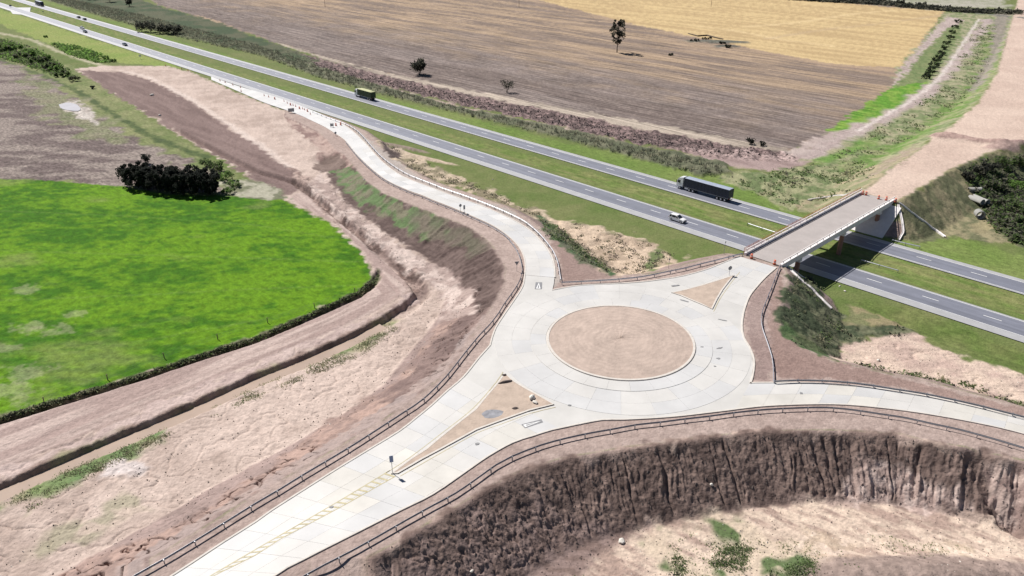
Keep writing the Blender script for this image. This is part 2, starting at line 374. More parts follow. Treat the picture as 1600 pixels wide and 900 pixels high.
# ------------------------------------------------------------------ terrain mesh (a fan that gets finer towards the viewer's end of the site)
vv = np.concatenate([np.linspace(-22, 240, 175, endpoint=False), np.linspace(240, 600, 320, endpoint=False), np.linspace(600, 935, 330)])
uu = np.linspace(-70, 1670, 1130)
_, Yr = at(800, vv, 0.); Wr = Yr*CP+CAMH*SP
Yr = np.concatenate([[Yr[0]+320, Yr[0]+70], Yr, [Yr[-1]-6, Yr[-1]-26]])
Xs = (uu-800)/FPX; Xs = np.concatenate([[Xs[0]-.16, Xs[0]-.02], Xs, [Xs[-1]+.02, Xs[-1]+.16]])
GY = np.repeat(Yr[:, None], len(Xs), 1); GX = Xs[None, :]*(GY*CP+CAMH*SP)
nr, nc = GX.shape
x = GX.ravel(); y = GY.ravel(); A_, B_ = AB(x, y)
z, info, g, dq, darc, dlow = H(x, y, True)
sd1, s1, zb1 = info['p1']; sd2, s2, zb2 = info['p2']
pxm = (y*CP+CAMH*SP)/FPX*1.5                        # metres per grid step

col = np.zeros((len(x), 3))
def C2(c1, c2, w): w = w[:, None]; return np.array(c1)[None]*(1-w)+np.array(c2)[None]*w
def contrast(w, k=2.2): return np.clip((w-.5)*k+.5, 0, 1)
nA = fbm(x, y, 14, 4, 3); nB = fbm(x, y, 3.2, 3, 11); nC = fbm(x, y, .9, 2, 23)
rowv = fbm(A_, B_*1.0, 1.0, 2, 5)
streak = fbm(A_/60, B_/7., 1., 3, 41)              # streaks along the rows (parallel to the motorway)
streak2 = fbm(A_/40, B_/5., 1., 3, 43)
MASK = {}
def region(name, pts, c1, c2=None, w=None, edge=1.0, amp=1.0, ground=None, op=1.0):
    P = hit(pts) if ground is None else np.stack(at(np.array([p[0] for p in pts], float), np.array([p[1] for p in pts], float), ground), 1)
    mg = edge*2+2
    k = np.nonzero((x > P[:, 0].min()-mg) & (x < P[:, 0].max()+mg) & (y > P[:, 1].min()-mg) & (y < P[:, 1].max()+mg))[0]
    sd = poly_sd(P[:, 0], P[:, 1], x[k], y[k])
    n = fbm(x[k], y[k], max(edge*1.5, .8), 3, hash(name) % 97 if False else len(name)*7)
    wgt = sst(edge*.5, -edge*.5, sd+(n-.5)*edge*3*amp)*op
    cc = np.array(c1)[None] if c2 is None else C2(c1, c2, contrast((nA if w is None else w)[k]))
    col[k] = col[k]*(1-wgt[:, None])+cc*wgt[:, None]
    m = np.zeros(len(x)); m[k] = wgt; MASK[name] = m
    return m
def band(name, pts, width, c1, c2=None, w=None, edge=.6, op=1.0, breaks=0.0):
    P = hit(pts); mg = width+edge*3+2
    k = np.nonzero((x > P[:, 0].min()-mg) & (x < P[:, 0].max()+mg) & (y > P[:, 1].min()-mg) & (y < P[:, 1].max()+mg))[0]
    d, _, arc = line_sd(P[:, 0], P[:, 1], x[k], y[k])
    n = fbm(x[k], y[k], max(width, .8), 3, len(name)*5+1)
    wgt = sst(edge, -edge, d-width*.5+(n-.5)*(width+edge))*op
    if breaks: wgt = wgt*sst(breaks-.12, breaks+.12, fbm(x[k], y[k], 4.5, 3, len(name)*3))
    cc = np.array(c1)[None] if c2 is None else C2(c1, c2, contrast((nA if w is None else w)[k]))
    col[k] = col[k]*(1-wgt[:, None])+cc*wgt[:, None]
    m = np.zeros(len(x)); m[k] = wgt; MASK[name] = m
    return m
mix = nA*.5+nB*.5
PALE, PALE2 = (.49, .395, .345), (.37, .29, .25)
# verges and rough grass everywhere first
col[:] = C2((.105, .145, .042), (.155, .17, .068), contrast(mix))
tuft = contrast(fbm(x, y, 6, 4, 77), 3)[:, None]
region('north_rough', [(-90,40),(0,58),(120,108),(200,160),(330,250),(420,300),(440,312),(330,300),(-90,300)], (.12, .155, .055), (.22, .225, .11), mix, 3)
region('mown_verge', [(-90,-5),(0,14),(260,98),(300,112),(260,104),(180,98),(90,75),(0,38),(-90,15)], (.18, .24, .06), (.225, .255, .08), nA, 2)
region('median', [(-60,-40),(40,0),(300,92),(700,208),(1000,292),(1700,480),(1700,530),(1400,436),(800,250),(400,128),(0,8)], (.115, .165, .042), (.18, .19, .075), fbm(A_/6, B_/1.6, 1, 4, 9), 1)
region('far_verge', [(-60,-60),(60,-2),(300,70),(500,130),(700,176),(900,228),(1130,275),(1250,335),(1500,372),(1700,430),(1700,470),(1400,384),(900,242),(500,136),(60,2)], (.12, .18, .042), (.165, .205, .065), nA, 1.5)
band('west_path', [(-60,36),(0,52),(50,63),(100,84),(150,100),(200,111)], 3.0, (.46, .41, .31), (.34, .32, .22), nB, 1.5, op=.85)
band('west_hedge_line', [(-60,70),(0,94),(60,116),(120,142),(170,174),(220,205),(270,228),(320,246)], 3.0, (.045, .07, .028), (.08, .11, .04), nB, 1.0, op=.9)
# west fields
region('fallow', [(-90,85),(0,93),(40,108),(80,128),(150,185),(210,215),(262,240),(335,268),(350,300),(300,296),(190,292),(80,283),(-90,277)], (.135, .105, .099), (.24, .20, .178), contrast(fbm(x/2.5, y, 5, 5, 61), 2.8), 4, 1.2)
region('fallow_green', [(30,108),(90,140),(190,200),(215,225),(150,215),(100,190),(60,160)], (.14, .17, .075), (.24, .22, .15), mix, 5, 1.6, op=.8)
region('clover', [(-90,277),(0,280),(80,283),(190,292),(260,304),(345,306),(440,313),(520,350),(570,400),(583,440),(560,459),(480,494),(400,528),(300,560),(200,593),(100,624),(0,654),(-90,682)],
       (.040, .122, .005), (.102, .212, .008), contrast(fbm(x/2.2, y, 13, 5, 6)*.55+fbm(x/1.6, y, 1.6, 3, 7)*.45, 2.5), .9, .45)
ck = MASK['clover']
for px in ([(0,330),(200,338),(400,352),(520,372)], [(0,392),(200,398),(400,404),(560,410)], [(0,470),(200,462),(400,452),(560,446)], [(60,560),(240,530),(420,498)]):
    band('clover_line', px, .5, (.15, .24, .05), edge=.5, op=.35)
bald = sst(.60, .80, fbm(x/1.8, y, 11, 5, 67))*ck*.4; col[:] = col*(1-bald[:, None])+np.array((.21, .22, .085))*bald[:, None]
dk = sst(.55, .75, fbm(x/2, y, 7, 5, 68))*ck*.35; col[:] = col*(1-dk[:, None])+np.array((.03, .115, .006))*dk[:, None]
for (u0, v0, r_) in ((45,508,2.2), (75,518,2.6), (3,545,2), (115,155,0), (40,585,3), (2,612,4), (50,452,2.2), (120,490,1.5)):
    if r_:
        X0, Y0 = at(u0, v0, 0.); wv = sst(1.1, .4, np.hypot((x-X0)/1.6, y-Y0)/r_+(nB-.5)*1.8+(nC-.5)*1.2)*.32; col[:] = col*(1-wv[:, None])+np.array((.36, .34, .22))*wv[:, None]
# earthworks on the west side
EW = [(118,108),(160,103),(262,104),(300,113),(375,147),(444,173),(500,205),(560,262),(645,320),(740,357),(790,410),(787,450),(735,530),(655,620),(400,772),(180,905),(60,990),(-90,1000),(-90,640),(0,657),(200,596),(400,531),(560,463),(587,441),(572,402),(522,350),(446,312),(400,282),(330,240),(250,192),(190,152)]
region('earthworks', EW, PALE, PALE2, contrast(nA*.55+nB*.45, 1.8), 1.5)
region('haul_dark', [(122,110),(200,114),(250,132),(300,160),(360,200),(420,235),(462,272),(475,300),(440,310),(400,282),(330,238),(250,190),(165,140)], (.16, .112, .103), (.215, .155, .142), fbm(A_/8, B_, 2, 3, 8), 2)
band('haul_line', [(190,110),(235,122),(300,156),(360,196),(420,236),(455,262)], 2.2, (.58, .49, .44), edge=1.2, op=.8)
region('haul_road', [(445,312),(478,300),(520,342),(580,385),(636,430),(640,452),(600,480),(500,528),(400,568),(300,606),(200,650),(0,735),(-90,770),(-90,690),(0,660),(200,600),(400,535),(560,466),(592,442),(575,402),(525,350)],
       (.435, .345, .31), (.325, .245, .222), contrast(fbm(darc/16, dq, 1.3, 4, 18), 2.4), 1, .4)
region('berm_dark', [(455,262),(475,275),(520,322),(575,362),(615,400),(668,440),(655,462),(632,440),(600,402),(545,360),(500,325),(465,290)], (.22, .155, .135), (.37, .28, .245), contrast(nB), 1.5)
region('dry_reeds', [(345,284),(372,282),(405,284),(440,298),(452,311),(420,312),(380,308),(350,303)], (.34, .325, .255), (.15, .155, .10), contrast(nB, 3), 1.5)
for o_ in (22, 38, 55):
    band('track_rut', [(u-.38*o_*(1-.4*(i > 5)), v-.62*o_) for i, (u, v) in enumerate([(680,472),(600,503),(480,561),(400,593),(300,639),(200,681),(100,724),(0,767),(-80,802)])], .5, (.27, .20, .18), edge=.5, op=.5)
band('berm_line', DITCH_PX[3:13], 2.4, (.105, .072, .064), (.20, .145, .13), contrast(nB), .9, op=.92)
region('road_mauve', [(0,735),(160,668),(300,606),(420,560),(600,487),(640,458),(655,470),(560,522),(400,588),(300,634),(0,762)], (.37, .285, .265), (.47, .375, .345), nB, 1.5, op=.85)
band('field_edge', [(592,425),(585,443),(560,462),(480,497),(400,531),(300,563),(200,596),(100,627),(0,657),(-80,684)], 1.5, (.05, .055, .03), (.14, .135, .085), contrast(nC, 3), .5)
band('ditch_bank', DITCH_PX[11:], 2.0, (.17, .125, .11), (.26, .19, .165), nB, .8)
band('ditch_weeds', [(-80,822),(0,786),(60,757),(130,722),(200,693),(270,660),(330,634),(400,605),(440,588),(500,565),(560,540),(612,505)], 3.0, (.13, .175, .07), (.30, .29, .17), contrast(nB, 3), 1.6, breaks=.42)
band('ditch_weeds_b', [(60,765),(110,742),(160,716),(210,697),(240,682)], 3.4, (.10, .19, .06), (.17, .22, .09), nB, 1.2, op=.9)
region('weed_flat', [(90,810),(160,775),(200,760),(190,790),(120,840),(60,860)], (.24, .24, .15), (.46, .38, .31), contrast(nB, 3), 3, 1.5, op=.6)
region('grey_flat', [(165,720),(215,715),(240,730),(200,745),(170,740)], (.52, .46, .44), None, None, 2)
# slopes of the west embankment
slope1 = (sd1 > 0) & (z-g > .15)
hfr = np.clip((z-g)/np.maximum(zb1-g, .4), 0, 1)
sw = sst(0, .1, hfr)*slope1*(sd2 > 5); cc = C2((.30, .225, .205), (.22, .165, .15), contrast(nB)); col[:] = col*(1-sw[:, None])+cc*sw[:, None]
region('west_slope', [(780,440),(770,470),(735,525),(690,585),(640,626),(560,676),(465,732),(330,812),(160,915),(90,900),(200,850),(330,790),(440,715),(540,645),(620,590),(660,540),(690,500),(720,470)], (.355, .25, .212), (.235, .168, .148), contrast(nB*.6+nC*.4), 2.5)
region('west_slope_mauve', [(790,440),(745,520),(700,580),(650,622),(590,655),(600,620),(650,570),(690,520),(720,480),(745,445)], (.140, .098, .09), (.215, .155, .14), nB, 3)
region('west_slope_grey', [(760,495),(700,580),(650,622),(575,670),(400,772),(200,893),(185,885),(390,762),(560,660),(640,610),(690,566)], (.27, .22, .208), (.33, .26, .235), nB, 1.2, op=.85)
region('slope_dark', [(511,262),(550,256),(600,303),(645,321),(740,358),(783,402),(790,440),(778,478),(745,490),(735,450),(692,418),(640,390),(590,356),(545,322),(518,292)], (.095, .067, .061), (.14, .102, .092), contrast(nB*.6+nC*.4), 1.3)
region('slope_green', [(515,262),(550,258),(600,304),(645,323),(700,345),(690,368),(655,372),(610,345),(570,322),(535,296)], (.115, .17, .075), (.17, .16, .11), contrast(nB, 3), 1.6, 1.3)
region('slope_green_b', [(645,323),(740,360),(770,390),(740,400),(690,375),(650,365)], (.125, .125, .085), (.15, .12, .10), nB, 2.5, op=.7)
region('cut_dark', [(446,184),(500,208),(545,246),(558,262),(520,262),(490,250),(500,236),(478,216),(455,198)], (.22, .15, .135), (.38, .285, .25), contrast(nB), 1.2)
region('culvert_mouth', [(488,262),(505,244),(530,240),(545,252),(525,268),(500,270)], (.15, .11, .095), (.20, .15, .13), nB, 1)
region('toe_pale', [(500,268),(520,292),(545,322),(590,357),(640,391),(692,420),(735,455),(745,490),(700,500),(690,455),(620,410),(560,362),(500,318),(480,290)], (.50, .41, .37), (.33, .255, .23), contrast(nB, 2.6), 1.5)
# crest shoulders (formation level) of the whole junction
top = sst(.5, -.5, sd1+(nB-.5)*.8); cc = C2((.31, .238, .212), (.385, .305, .272), contrast(nA*.6+nC*.4)); col[:] = col*(1-top[:, None])+cc*top[:, None]
region('ramp_east_shoulder', [(548,196),(600,236),(660,280),(720,302),(800,330),(842,362),(868,402),(876,440),(862,450),(850,400),(820,352),(760,322),(690,300),(620,270),(565,222)], (.325, .29, .265), (.38, .335, .305), nB, 1, op=.9)
region('triangle_a', [(848,352),(900,402),(955,430),(985,433),(880,441),(872,400)], (.245, .175, .155), (.295, .22, .195), nA, .8)
region('triangle_b', [(1222,420),(1224,460),(1213,500),(1225,528),(1300,565),(1400,590),(1600,640),(1600,655),(1420,608),(1300,592),(1210,592),(1208,560),(1195,505),(1205,460)], (.235, .162, .142), (.29, .21, .185), nA, .8)
region('triangle_c', [(1166,480),(1185,450),(1212,425),(1212,440),(1195,485),(1202,530),(1207,575),(1200,598),(1172,596),(1178,560),(1166,520)], (.24, .175, .16), (.30, .23, .21), nA, .8)
# between ramp and motorway
region('ramp_strip', [(590,218),(640,240),(720,280),(800,312),(860,338),(1000,372),(1040,398),(900,380),(840,345),(780,316),(700,290),(640,262),(602,234)], (.44, .36, .27), (.21, .18, .12), contrast(nB, 3), 2, 1.3)
region('ramp_pit', [(596,222),(612,232),(626,240),(626,250),(612,246),(600,236)], (.075, .058, .055), (.11, .085, .08), nB, 1)  # near-black colour painted as shade in the hole beside the ramp
region('stubble_pale', [(856,344),(900,350),(950,362),(1010,382),(1062,402),(1050,414),(1010,426),(962,430),(925,414),(890,385),(862,360)], (.50, .395, .30), (.36, .28, .21), contrast(nB, 2.6), 2.2, 1.2)
region('slope_green_c', [(840,338),(862,346),(890,372),(918,396),(945,416),(958,428),(925,418),(900,402),(872,380),(850,360)], (.07, .115, .055), (.115, .12, .08), contrast(nB, 3), 1.4, 1.2)
region('olive_patch', [(1010,402),(1030,392),(1035,410),(1022,424),(1008,424)], (.13, .16, .07), (.3, .25, .17), contrast(nB, 3), 1.5)
# east side
region('east_pale', [(1290,548),(1340,530),(1400,516),(1432,520),(1470,548),(1535,566),(1600,588),(1700,620),(1700,664),(1600,634),(1525,612),(1450,592),(1350,572),(1300,560)], (.53, .42, .345), (.42, .315, .27), contrast(nA*.4+nB*.6, 2), 1.6)
region('east_scrub', [(1234,430),(1262,428),(1300,478),(1330,505),(1400,505),(1425,520),(1390,528),(1320,536),(1295,556),(1245,538),(1225,522),(1216,500),(1222,470)], (.055, .07, .04), (.125, .13, .08), contrast(nB*.6+nC*.4, 3), 1.5, 1.2)
region('east_green', [(1222,500),(1240,515),(1290,550),(1310,565),(1270,550),(1225,526)], (.075, .125, .05), (.11, .12, .065), nB, 1)
region('east_straw', [(1330,480),(1400,490),(1420,512),(1380,510),(1335,505)], (.28, .225, .14), (.17, .17, .09), contrast(nB, 3), 2.5, op=.8)
band('east_edge', [(1330,566),(1370,578),(1420,588),(1470,598),(1530,614),(1600,634)], 1.2, (.11, .125, .07), (.22, .17, .12), nB, .8, breaks=.46)
region('motorway_bank', [(1340,470),(1420,480),(1500,512),(1600,550),(1700,585),(1700,620),(1600,582),(1530,560),(1470,542),(1430,515),(1380,500)], (.095, .14, .035), (.145, .16, .06), mix, 1.5)
# borrow pit in the foreground
region('pit_base', [(500,920),(600,860),(760,765),(950,705),(1175,675),(1400,679),(1600,722),(1720,755),(1720,1010),(500,1010)], (.48,.37,.31), (.36,.27,.235), nB, 1)
region('pit_floor', [(880,920),(930,860),(1000,822),(1200,788),(1400,792),(1540,812),(1640,840),(1720,900),(1720,1010),(820,1010)], (.56, .45, .365), (.34, .25, .21), contrast(fbm((x*.8-y*.6)*.28, (x*.6+y*.8), .9, 4, 19)*.6+nA*.4, 2.6), 1.5)
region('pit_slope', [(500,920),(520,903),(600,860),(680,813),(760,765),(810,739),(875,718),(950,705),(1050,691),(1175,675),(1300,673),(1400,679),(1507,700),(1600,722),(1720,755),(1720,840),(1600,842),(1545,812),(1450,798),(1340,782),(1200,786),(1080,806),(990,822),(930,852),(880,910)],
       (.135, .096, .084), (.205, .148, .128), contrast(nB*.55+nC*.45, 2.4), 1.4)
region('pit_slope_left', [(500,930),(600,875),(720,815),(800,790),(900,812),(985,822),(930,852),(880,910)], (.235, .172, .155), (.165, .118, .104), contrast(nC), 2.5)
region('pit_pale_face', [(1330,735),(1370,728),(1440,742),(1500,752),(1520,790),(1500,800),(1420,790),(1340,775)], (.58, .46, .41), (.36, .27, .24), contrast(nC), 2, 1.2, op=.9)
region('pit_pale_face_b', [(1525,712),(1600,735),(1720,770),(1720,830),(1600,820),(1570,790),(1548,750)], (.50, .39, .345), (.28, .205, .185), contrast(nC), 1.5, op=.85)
region('pit_green', [(1050,868),(1130,845),(1200,862),(1260,880),(1290,910),(1060,925)], (.10, .14, .06), (.50, .41, .32), contrast(nB, 3), 4, 1.5)
region('pit_streak', [(1180,860),(1260,830),(1420,850),(1560,870),(1500,885),(1320,872)], (.44, .35, .26), (.62, .51, .42), contrast(fbm(x*.9+y*.5, y*.9-x*.5, .9, 3, 29)), 3, op=.6)
# east of the motorway
region('crop_base', [(170,-40),(1250,-40),(1440,4),(1476,17),(1446,60),(1410,108),(1392,150),(1232,236),(900,178),(560,106),(430,66),(250,8)], (.34, .25, .175), (.24, .18, .14), contrast(streak, 3), 2)
region('stubble', [(170,-40),(730,-40),(838,6),(965,31),(1160,75),(1300,106),(1405,120),(1392,150),(1340,190),(1232,236),(1130,222),(900,178),(700,138),(560,106),(430,66),(330,30),(250,8)], (.29, .215, .16), (.16, .125, .11), contrast(streak*.6+streak2*.25+nB*.15, 3.4), 3)
gr = MASK['stubble']*sst(345, 270, B_-fbm(x, y, 60, 2, 51)*60)*.88
col[:] = col*(1-gr[:, None])+C2((.118, .095, .09), (.225, .185, .168), contrast(streak*.5+nB*.25+nC*.25, 3.2))*gr[:, None]
tan = MASK['stubble']*sst(270, 330, B_+(nA-.5)*80)*sst(60, -100, A_+(nA-.5)*160)*.42
col[:] = col*(1-tan[:, None])+C2((.40, .295, .19), (.235, .18, .14), contrast(streak*.6+streak2*.4, 3.4))*tan[:, None]
region('stubble_edge', [(430,66),(560,104),(700,134),(900,172),(1130,215),(1232,232),(1232,244),(1130,228),(900,186),(700,146),(560,112)], (.40, .34, .28), (.25, .21, .175), contrast(streak, 3), 2)
region('gold', [(800,-40),(835,-2),(900,15),(1000,40),(1160,73),(1300,100),(1412,106),(1444,60),(1476,17),(1400,12),(1300,3),(1240,-10),(1200,-40)], (.51, .385, .205), (.40, .29, .155), contrast(streak2*.6+fbm(A_/30, B_/2.2, 1, 3, 47)*.4, 2.4), 2)
band('gold_track', [(1200,60),(1290,46),(1380,36),(1440,28),(1470,24)], 5, (.40, .30, .19), edge=2.5, op=.6)
band('gold_pale', [(1165,42),(1240,36),(1330,22),(1400,16)], 4, (.66, .52, .30), edge=3, op=.5)
band('gold_pale_b', [(1080,40),(1150,48),(1220,62),(1300,72)], 4, (.66, .52, .30), edge=3, op=.5)
region('ploughed', [(400,76),(450,78),(560,108),(700,140),(800,161),(900,181),(1000,201),(1130,224),(1235,240),(1250,254),(1130,248),(1000,226),(850,192),(700,160),(560,124),(470,100)], (.215, .155, .148), (.095, .07, .068), contrast(nB*.55+nC*.45, 3.4), 2)
band('far_track', [(395,76),(440,88),(560,127),(700,164),(800,187),(900,205),(1000,232),(1080,246),(1150,260),(1230,262)], 3.2, (.44, .34, .31), (.36, .27, .245), nB, 1.5, op=.9)
region('reed_bed', [(20,-12),(60,-4),(110,12),(200,36),(300,62),(400,84),(500,122),(590,146),(700,173),(790,195),(900,223),(1015,254),(1100,277),(1138,272),(1140,258),(1060,242),(990,230),(900,206),(800,186),(700,165),(560,125),(440,86),(330,48),(250,12),(180,-14)], (.095, .105, .065), (.15, .15, .10), contrast(nB), 1.5)
region('reed_green', [(90,-14),(180,-14),(235,6),(330,32),(430,68),(500,96),(470,100),(400,84),(300,60),(200,33),(110,8)], (.055, .078, .042), (.095, .10, .062), contrast(nA), 3)
region('mauve_corner', [(1040,232),(1150,236),(1240,240),(1290,222),(1330,226),(1270,255),(1200,268),(1130,256)], (.33, .25, .235), (.24, .175, .165), contrast(streak, 3), 2.5)
region('scrub_far', [(1138,270),(1200,268),(1290,256),(1340,250),(1395,258),(1345,298),(1280,320),(1235,330),(1180,300),(1120,280)], (.13, .165, .075), (.26, .26, .15), contrast(nB, 2.6), 2)
region('corridor', [(1405,106),(1446,58),(1478,20),(1560,22),(1590,18),(1576,60),(1556,120),(1528,160),(1488,196),(1440,232),(1395,262),(1300,262),(1250,250),(1310,212),(1390,150)], (.17, .20, .10), (.29, .275, .175), contrast(nB, 2.2), 3)
region('corridor_soil', [(1408,106),(1450,58),(1480,26),(1505,30),(1478,66),(1438,112),(1398,152),(1300,216),(1240,246),(1225,238),(1330,192),(1392,146)], (.33, .265, .245), (.42, .35, .32), fbm(A_*.3+B_, A_*.05, 3, 3, 17), 2)
region('corridor_lush', [(1288,206),(1330,178),(1395,136),(1440,118),(1456,124),(1432,152),(1372,186),(1320,206)], (.10, .225, .03), (.17, .275, .05), contrast(nB), 2)
region('corridor_mid', [(1398,136),(1440,82),(1478,46),(1502,36),(1500,58),(1470,104),(1452,126)], (.125, .17, .07), (.19, .21, .10), nB, 2)
band('corridor_bright', [(1556,32),(1552,80),(1534,122),(1500,165),(1440,208),(1400,232),(1330,262)], 9, (.12, .20, .05), (.21, .23, .11), contrast(nB, 2.6), 3, op=.9)
band('corridor_path', [(1546,30),(1520,62),(1500,90),(1472,122),(1430,158),(1380,186),(1330,206),(1260,246)], 7, (.40, .335, .31), (.33, .265, .25), nB, 2)
band('corridor_rut', [(1530,30),(1506,66),(1484,100),(1462,128),(1420,160),(1340,205)], 1.6, (.55, .49, .46), edge=1, op=.8)
band('lush_b', [(1282,252),(1310,244),(1345,228),(1370,215)], 5, (.11, .21, .045), (.18, .24, .08), nB, 2, op=.9)
region('corridor_slope', [(1556,20),(1578,20),(1566,70),(1545,120),(1515,155),(1520,130),(1545,90)], (.20, .185, .15), (.27, .235, .20), nB, 3)
# dirt approach beyond the bridge
top2 = sst(.8, -.8, sd2+(nB-.5)*2.2); cc = C2((.535, .42, .35), (.47, .36, .30), contrast(nA)); col[:] = col*(1-top2[:, None])+cc*top2[:, None]
region('approach_slope', [(1345,300),(1400,259),(1440,234),(1425,232),(1380,252),(1330,275),(1290,300),(1240,322),(1245,332)], (.21, .215, .12), (.32, .27, .18), contrast(nB), 1.5)
region('approach_slope_b', [(1350,284),(1400,254),(1440,230),(1428,226),(1380,252)], (.34, .25, .22), (.23, .2, .14), contrast(nB, 3), 2, op=.7)
region('approach_east', [(1402,318),(1440,294),(1490,265),(1545,241),(1575,236),(1640,240),(1700,300),(1700,400),(1600,386),(1500,372),(1440,382),(1412,372)], (.13, .135, .075), (.25, .22, .135), contrast(nB*.7+nC*.3, 2.4), 1.5)
region('thicket_floor', [(1500,268),(1545,245),(1620,245),(1700,300),(1700,400),(1590,385),(1545,350),(1520,310)], (.06, .075, .04), (.12, .125, .07), nB, 2.5)
region('approach_straw', [(1545,330),(1575,338),(1570,356),(1530,362),(1510,352)], (.30, .26, .15), (.23, .2, .12), nB, 2)
band('far_road', [(1120,-14),(1300,2),(1440,14),(1540,22),(1620,30)], 5, (.14, .14, .13), edge=2)
region('far_fields', [(1360,-60),(1500,-60),(1560,-20),(1580,14),(1440,8),(1300,-2)], (.36, .34, .29), (.24, .25, .17), streak2, 6)
# puddle margin
region('puddle_margin', [(92,162),(118,158),(145,178),(152,194),(130,188),(105,176)], (.50, .46, .42), (.33, .29, .26), nB, 2)

# relief
rz = (fbm(x, y, 2.2, 3, 101)-.5)*.16+(fbm(x, y, .7, 2, 102)-.5)*.10
paved = sst(1.2, 0, np.minimum(np.abs(B_-163.6)-5.2, np.abs(B_-185.6)-4.2))
flat = np.maximum(paved, top)
rz = rz*(1-.85*flat)
rz += MASK['ploughed']*(fbm(x, y, 2.6, 2, 105)-.5)*2.2
rz += MASK['reed_bed']*(.3+fbm(x, y, 3, 3, 107)*1.0)*sst(3.0, 6.0, B_-189.5)
rz += MASK['berm_dark']*(fbm(x, y, 1.6, 2, 108)-.4)*.8
rz += MASK['clover']*(fbm(x, y, 1.1, 2, 109)-.5)*.16
rz += (MASK['toe_pale']+MASK['fallow'])*(fbm(x, y, 1.8, 2, 110)-.5)*.5
rz += MASK['earthworks']*(1-top)*(1-MASK['haul_road'])*((fbm(x, y, 1.4, 3, 120)-.5)*.34-.18*np.exp(-(((fbm(x, y, 5, 3, 121)-.5)*2)/.05)**2))
rz += MASK['haul_road']*(fbm(darc/14, dq, .9, 2, 122)-.5)*.22
rz += np.clip(MASK['scrub_far']+MASK['east_scrub']+MASK['approach_east']*.6+MASK['stubble_pale']*.5+MASK['ramp_strip']*.8+MASK['corridor']*.5, 0, 1)*(fbm(x, y, 1.7, 3, 111)-.42)*.9
rz += MASK['pit_floor']*((fbm((x*.8-y*.6)*.28, (x*.6+y*.8), .7, 3, 123)-.5)*.34+(fbm(x, y, .8, 2, 124)-.5)*.14)
rz += MASK['east_pale']*((fbm(x*.4, y, 1.5, 3, 125)-.5)*.4-.22*np.exp(-(((fbm(x*.5, y*1.4, 5, 3, 126)-.5)*2)/.05)**2))
# erosion rills: flutes run down the slope, spaced along the crest
env = sst(0, .18, hfr)*sst(1.0, .86, hfr)*slope1
wob = (fbm(s1, sd1, 3., 2, 130)-.5)*1.6
fl = np.abs(fbm(s1+wob, sd1*.12, 1.15, 2, 131)-.5)*2
crack = np.exp(-(np.abs(fbm(s1+wob*.5, sd1*.07, 2.6, 2, 132)-.5)*2/.10)**2)*sst(.3, .6, fbm(s1, sd1*.3, 7, 2, 139))
pitm = MASK['pit_slope']; dks = MASK['slope_dark']; wsl = np.clip(MASK['west_slope']+MASK['west_slope_mauve'], 0, 1)
rz -= env*pitm*((.45-np.abs(fbm(s1+wob, sd1*.16, .62, 3, 131)-.5)*2.4)*.55*sst(.25, .7, fbm(s1, sd1, 4, 3, 133))+crack*.55)
pf = np.clip(MASK['pit_pale_face']+MASK['pit_pale_face_b'], 0, 1)
rz += np.exp(-(dq/2.2)**2)*((fbm(x, y, 1.1, 3, 161)-.5)*.55)*sst(10, 30, darc)
rz -= env*pf*(.45-np.abs(fbm(s1+wob*.3, sd1*.08, .75, 2, 155)-.5)*2.6)*.6
rz -= env*dks*((.45-np.abs(fbm(s1+wob*.3, sd1*.08, 1.1, 3, 134)-.5)*2.4)*.75)
cr2 = np.exp(-(np.abs(fbm(s1, sd1*.55, 2.0, 3, 135)-.5)*2/.05)**2)*sst(.35, .6, fbm(s1, sd1, 9, 2, 151))
rz -= env*wsl*((.5-np.abs(fbm(s1+wob, sd1*.25, 1.1, 2, 136)-.5)*2)*.3+cr2*.85)
cr3 = np.exp(-(np.abs(fbm(x, y, 1.5, 3, 152)-.5)*2/.07)**2)
rz -= env*MASK['pit_slope_left']*cr3*.22
rz += env*pitm*((fbm(x, y, .5, 3, 137)-.5)*.45+(fbm(x, y, 3., 3, 141)-.5)*.6)
rz -= env*MASK['cut_dark']*(.5-np.abs(fbm(s1+wob*.3, sd1*.1, 1.6, 2, 138)-.5)*2)*.8
# two deep gullies at the right end of the pit
for (u0, v0, u1, v1, wd) in ((1528,716,1560,800,1.5), (1545,740,1590,830,1.1), (1590,735,1592,810,.9)):
    G = hit([(u0, v0), (u1, v1)]); d_, _, a_ = line_sd(G[:, 0], G[:, 1], x, y); rz -= pitm*np.exp(-(d_/wd)**2)*1.1
# mound in the pit, spoil heaps and lips
def mound(u0, v0, lx, ly, h, ang=0.0, c=None, base=None):
    P = hit([(u0, v0)])[0]; X = x-P[0]; Y = y-P[1]; ca, sa = math.cos(ang), math.sin(ang)
    e = ((X*ca+Y*sa)/lx)**2+((-X*sa+Y*ca)/ly)**2
    w = np.exp(-e); global rz
    rz = rz+w*h*(.75+.5*nB)
    if c is not None:
        ww = sst(.25, .5, w+(nB-.5)*.3)[:, None]; col[:] = col*(1-ww)+np.array(c)*(.75+.5*nC[:, None])*ww
mound(1450, 915, 17, 4.0, 2.2, -.02, (.26, .20, .175))
mound(1492, 218, 9, 3.0, 1.6, -.35, (.34, .24, .21)); mound(1548, 226, 8, 2.4, 1.5, -.35, (.34, .24, .21)); mound(1565, 232, 6, 2.5, .9, .1, (.36, .26, .23))
mound(1605, 228, 9, 2, 1.8, .05, (.3, .21, .19)); mound(1480, 214, 5, 2, 1.0, -.35, (.34, .24, .21))
mound(1120, 66, 20, 6, 1.2, -.1, (.12, .12, .10)); mound(1135, 73, 8, 4, 1.0, 0, (.10, .10, .085))
mound(622, 238, 4, 1.6, 1.0, -.7, (.42, .34, .29)); mound(630, 232, 12, 1.6, .9, -.62, (.23, .185, .15)); mound(662, 248, 14, 1.5, .6, -.62, (.42, .34, .26))
z = z+rz
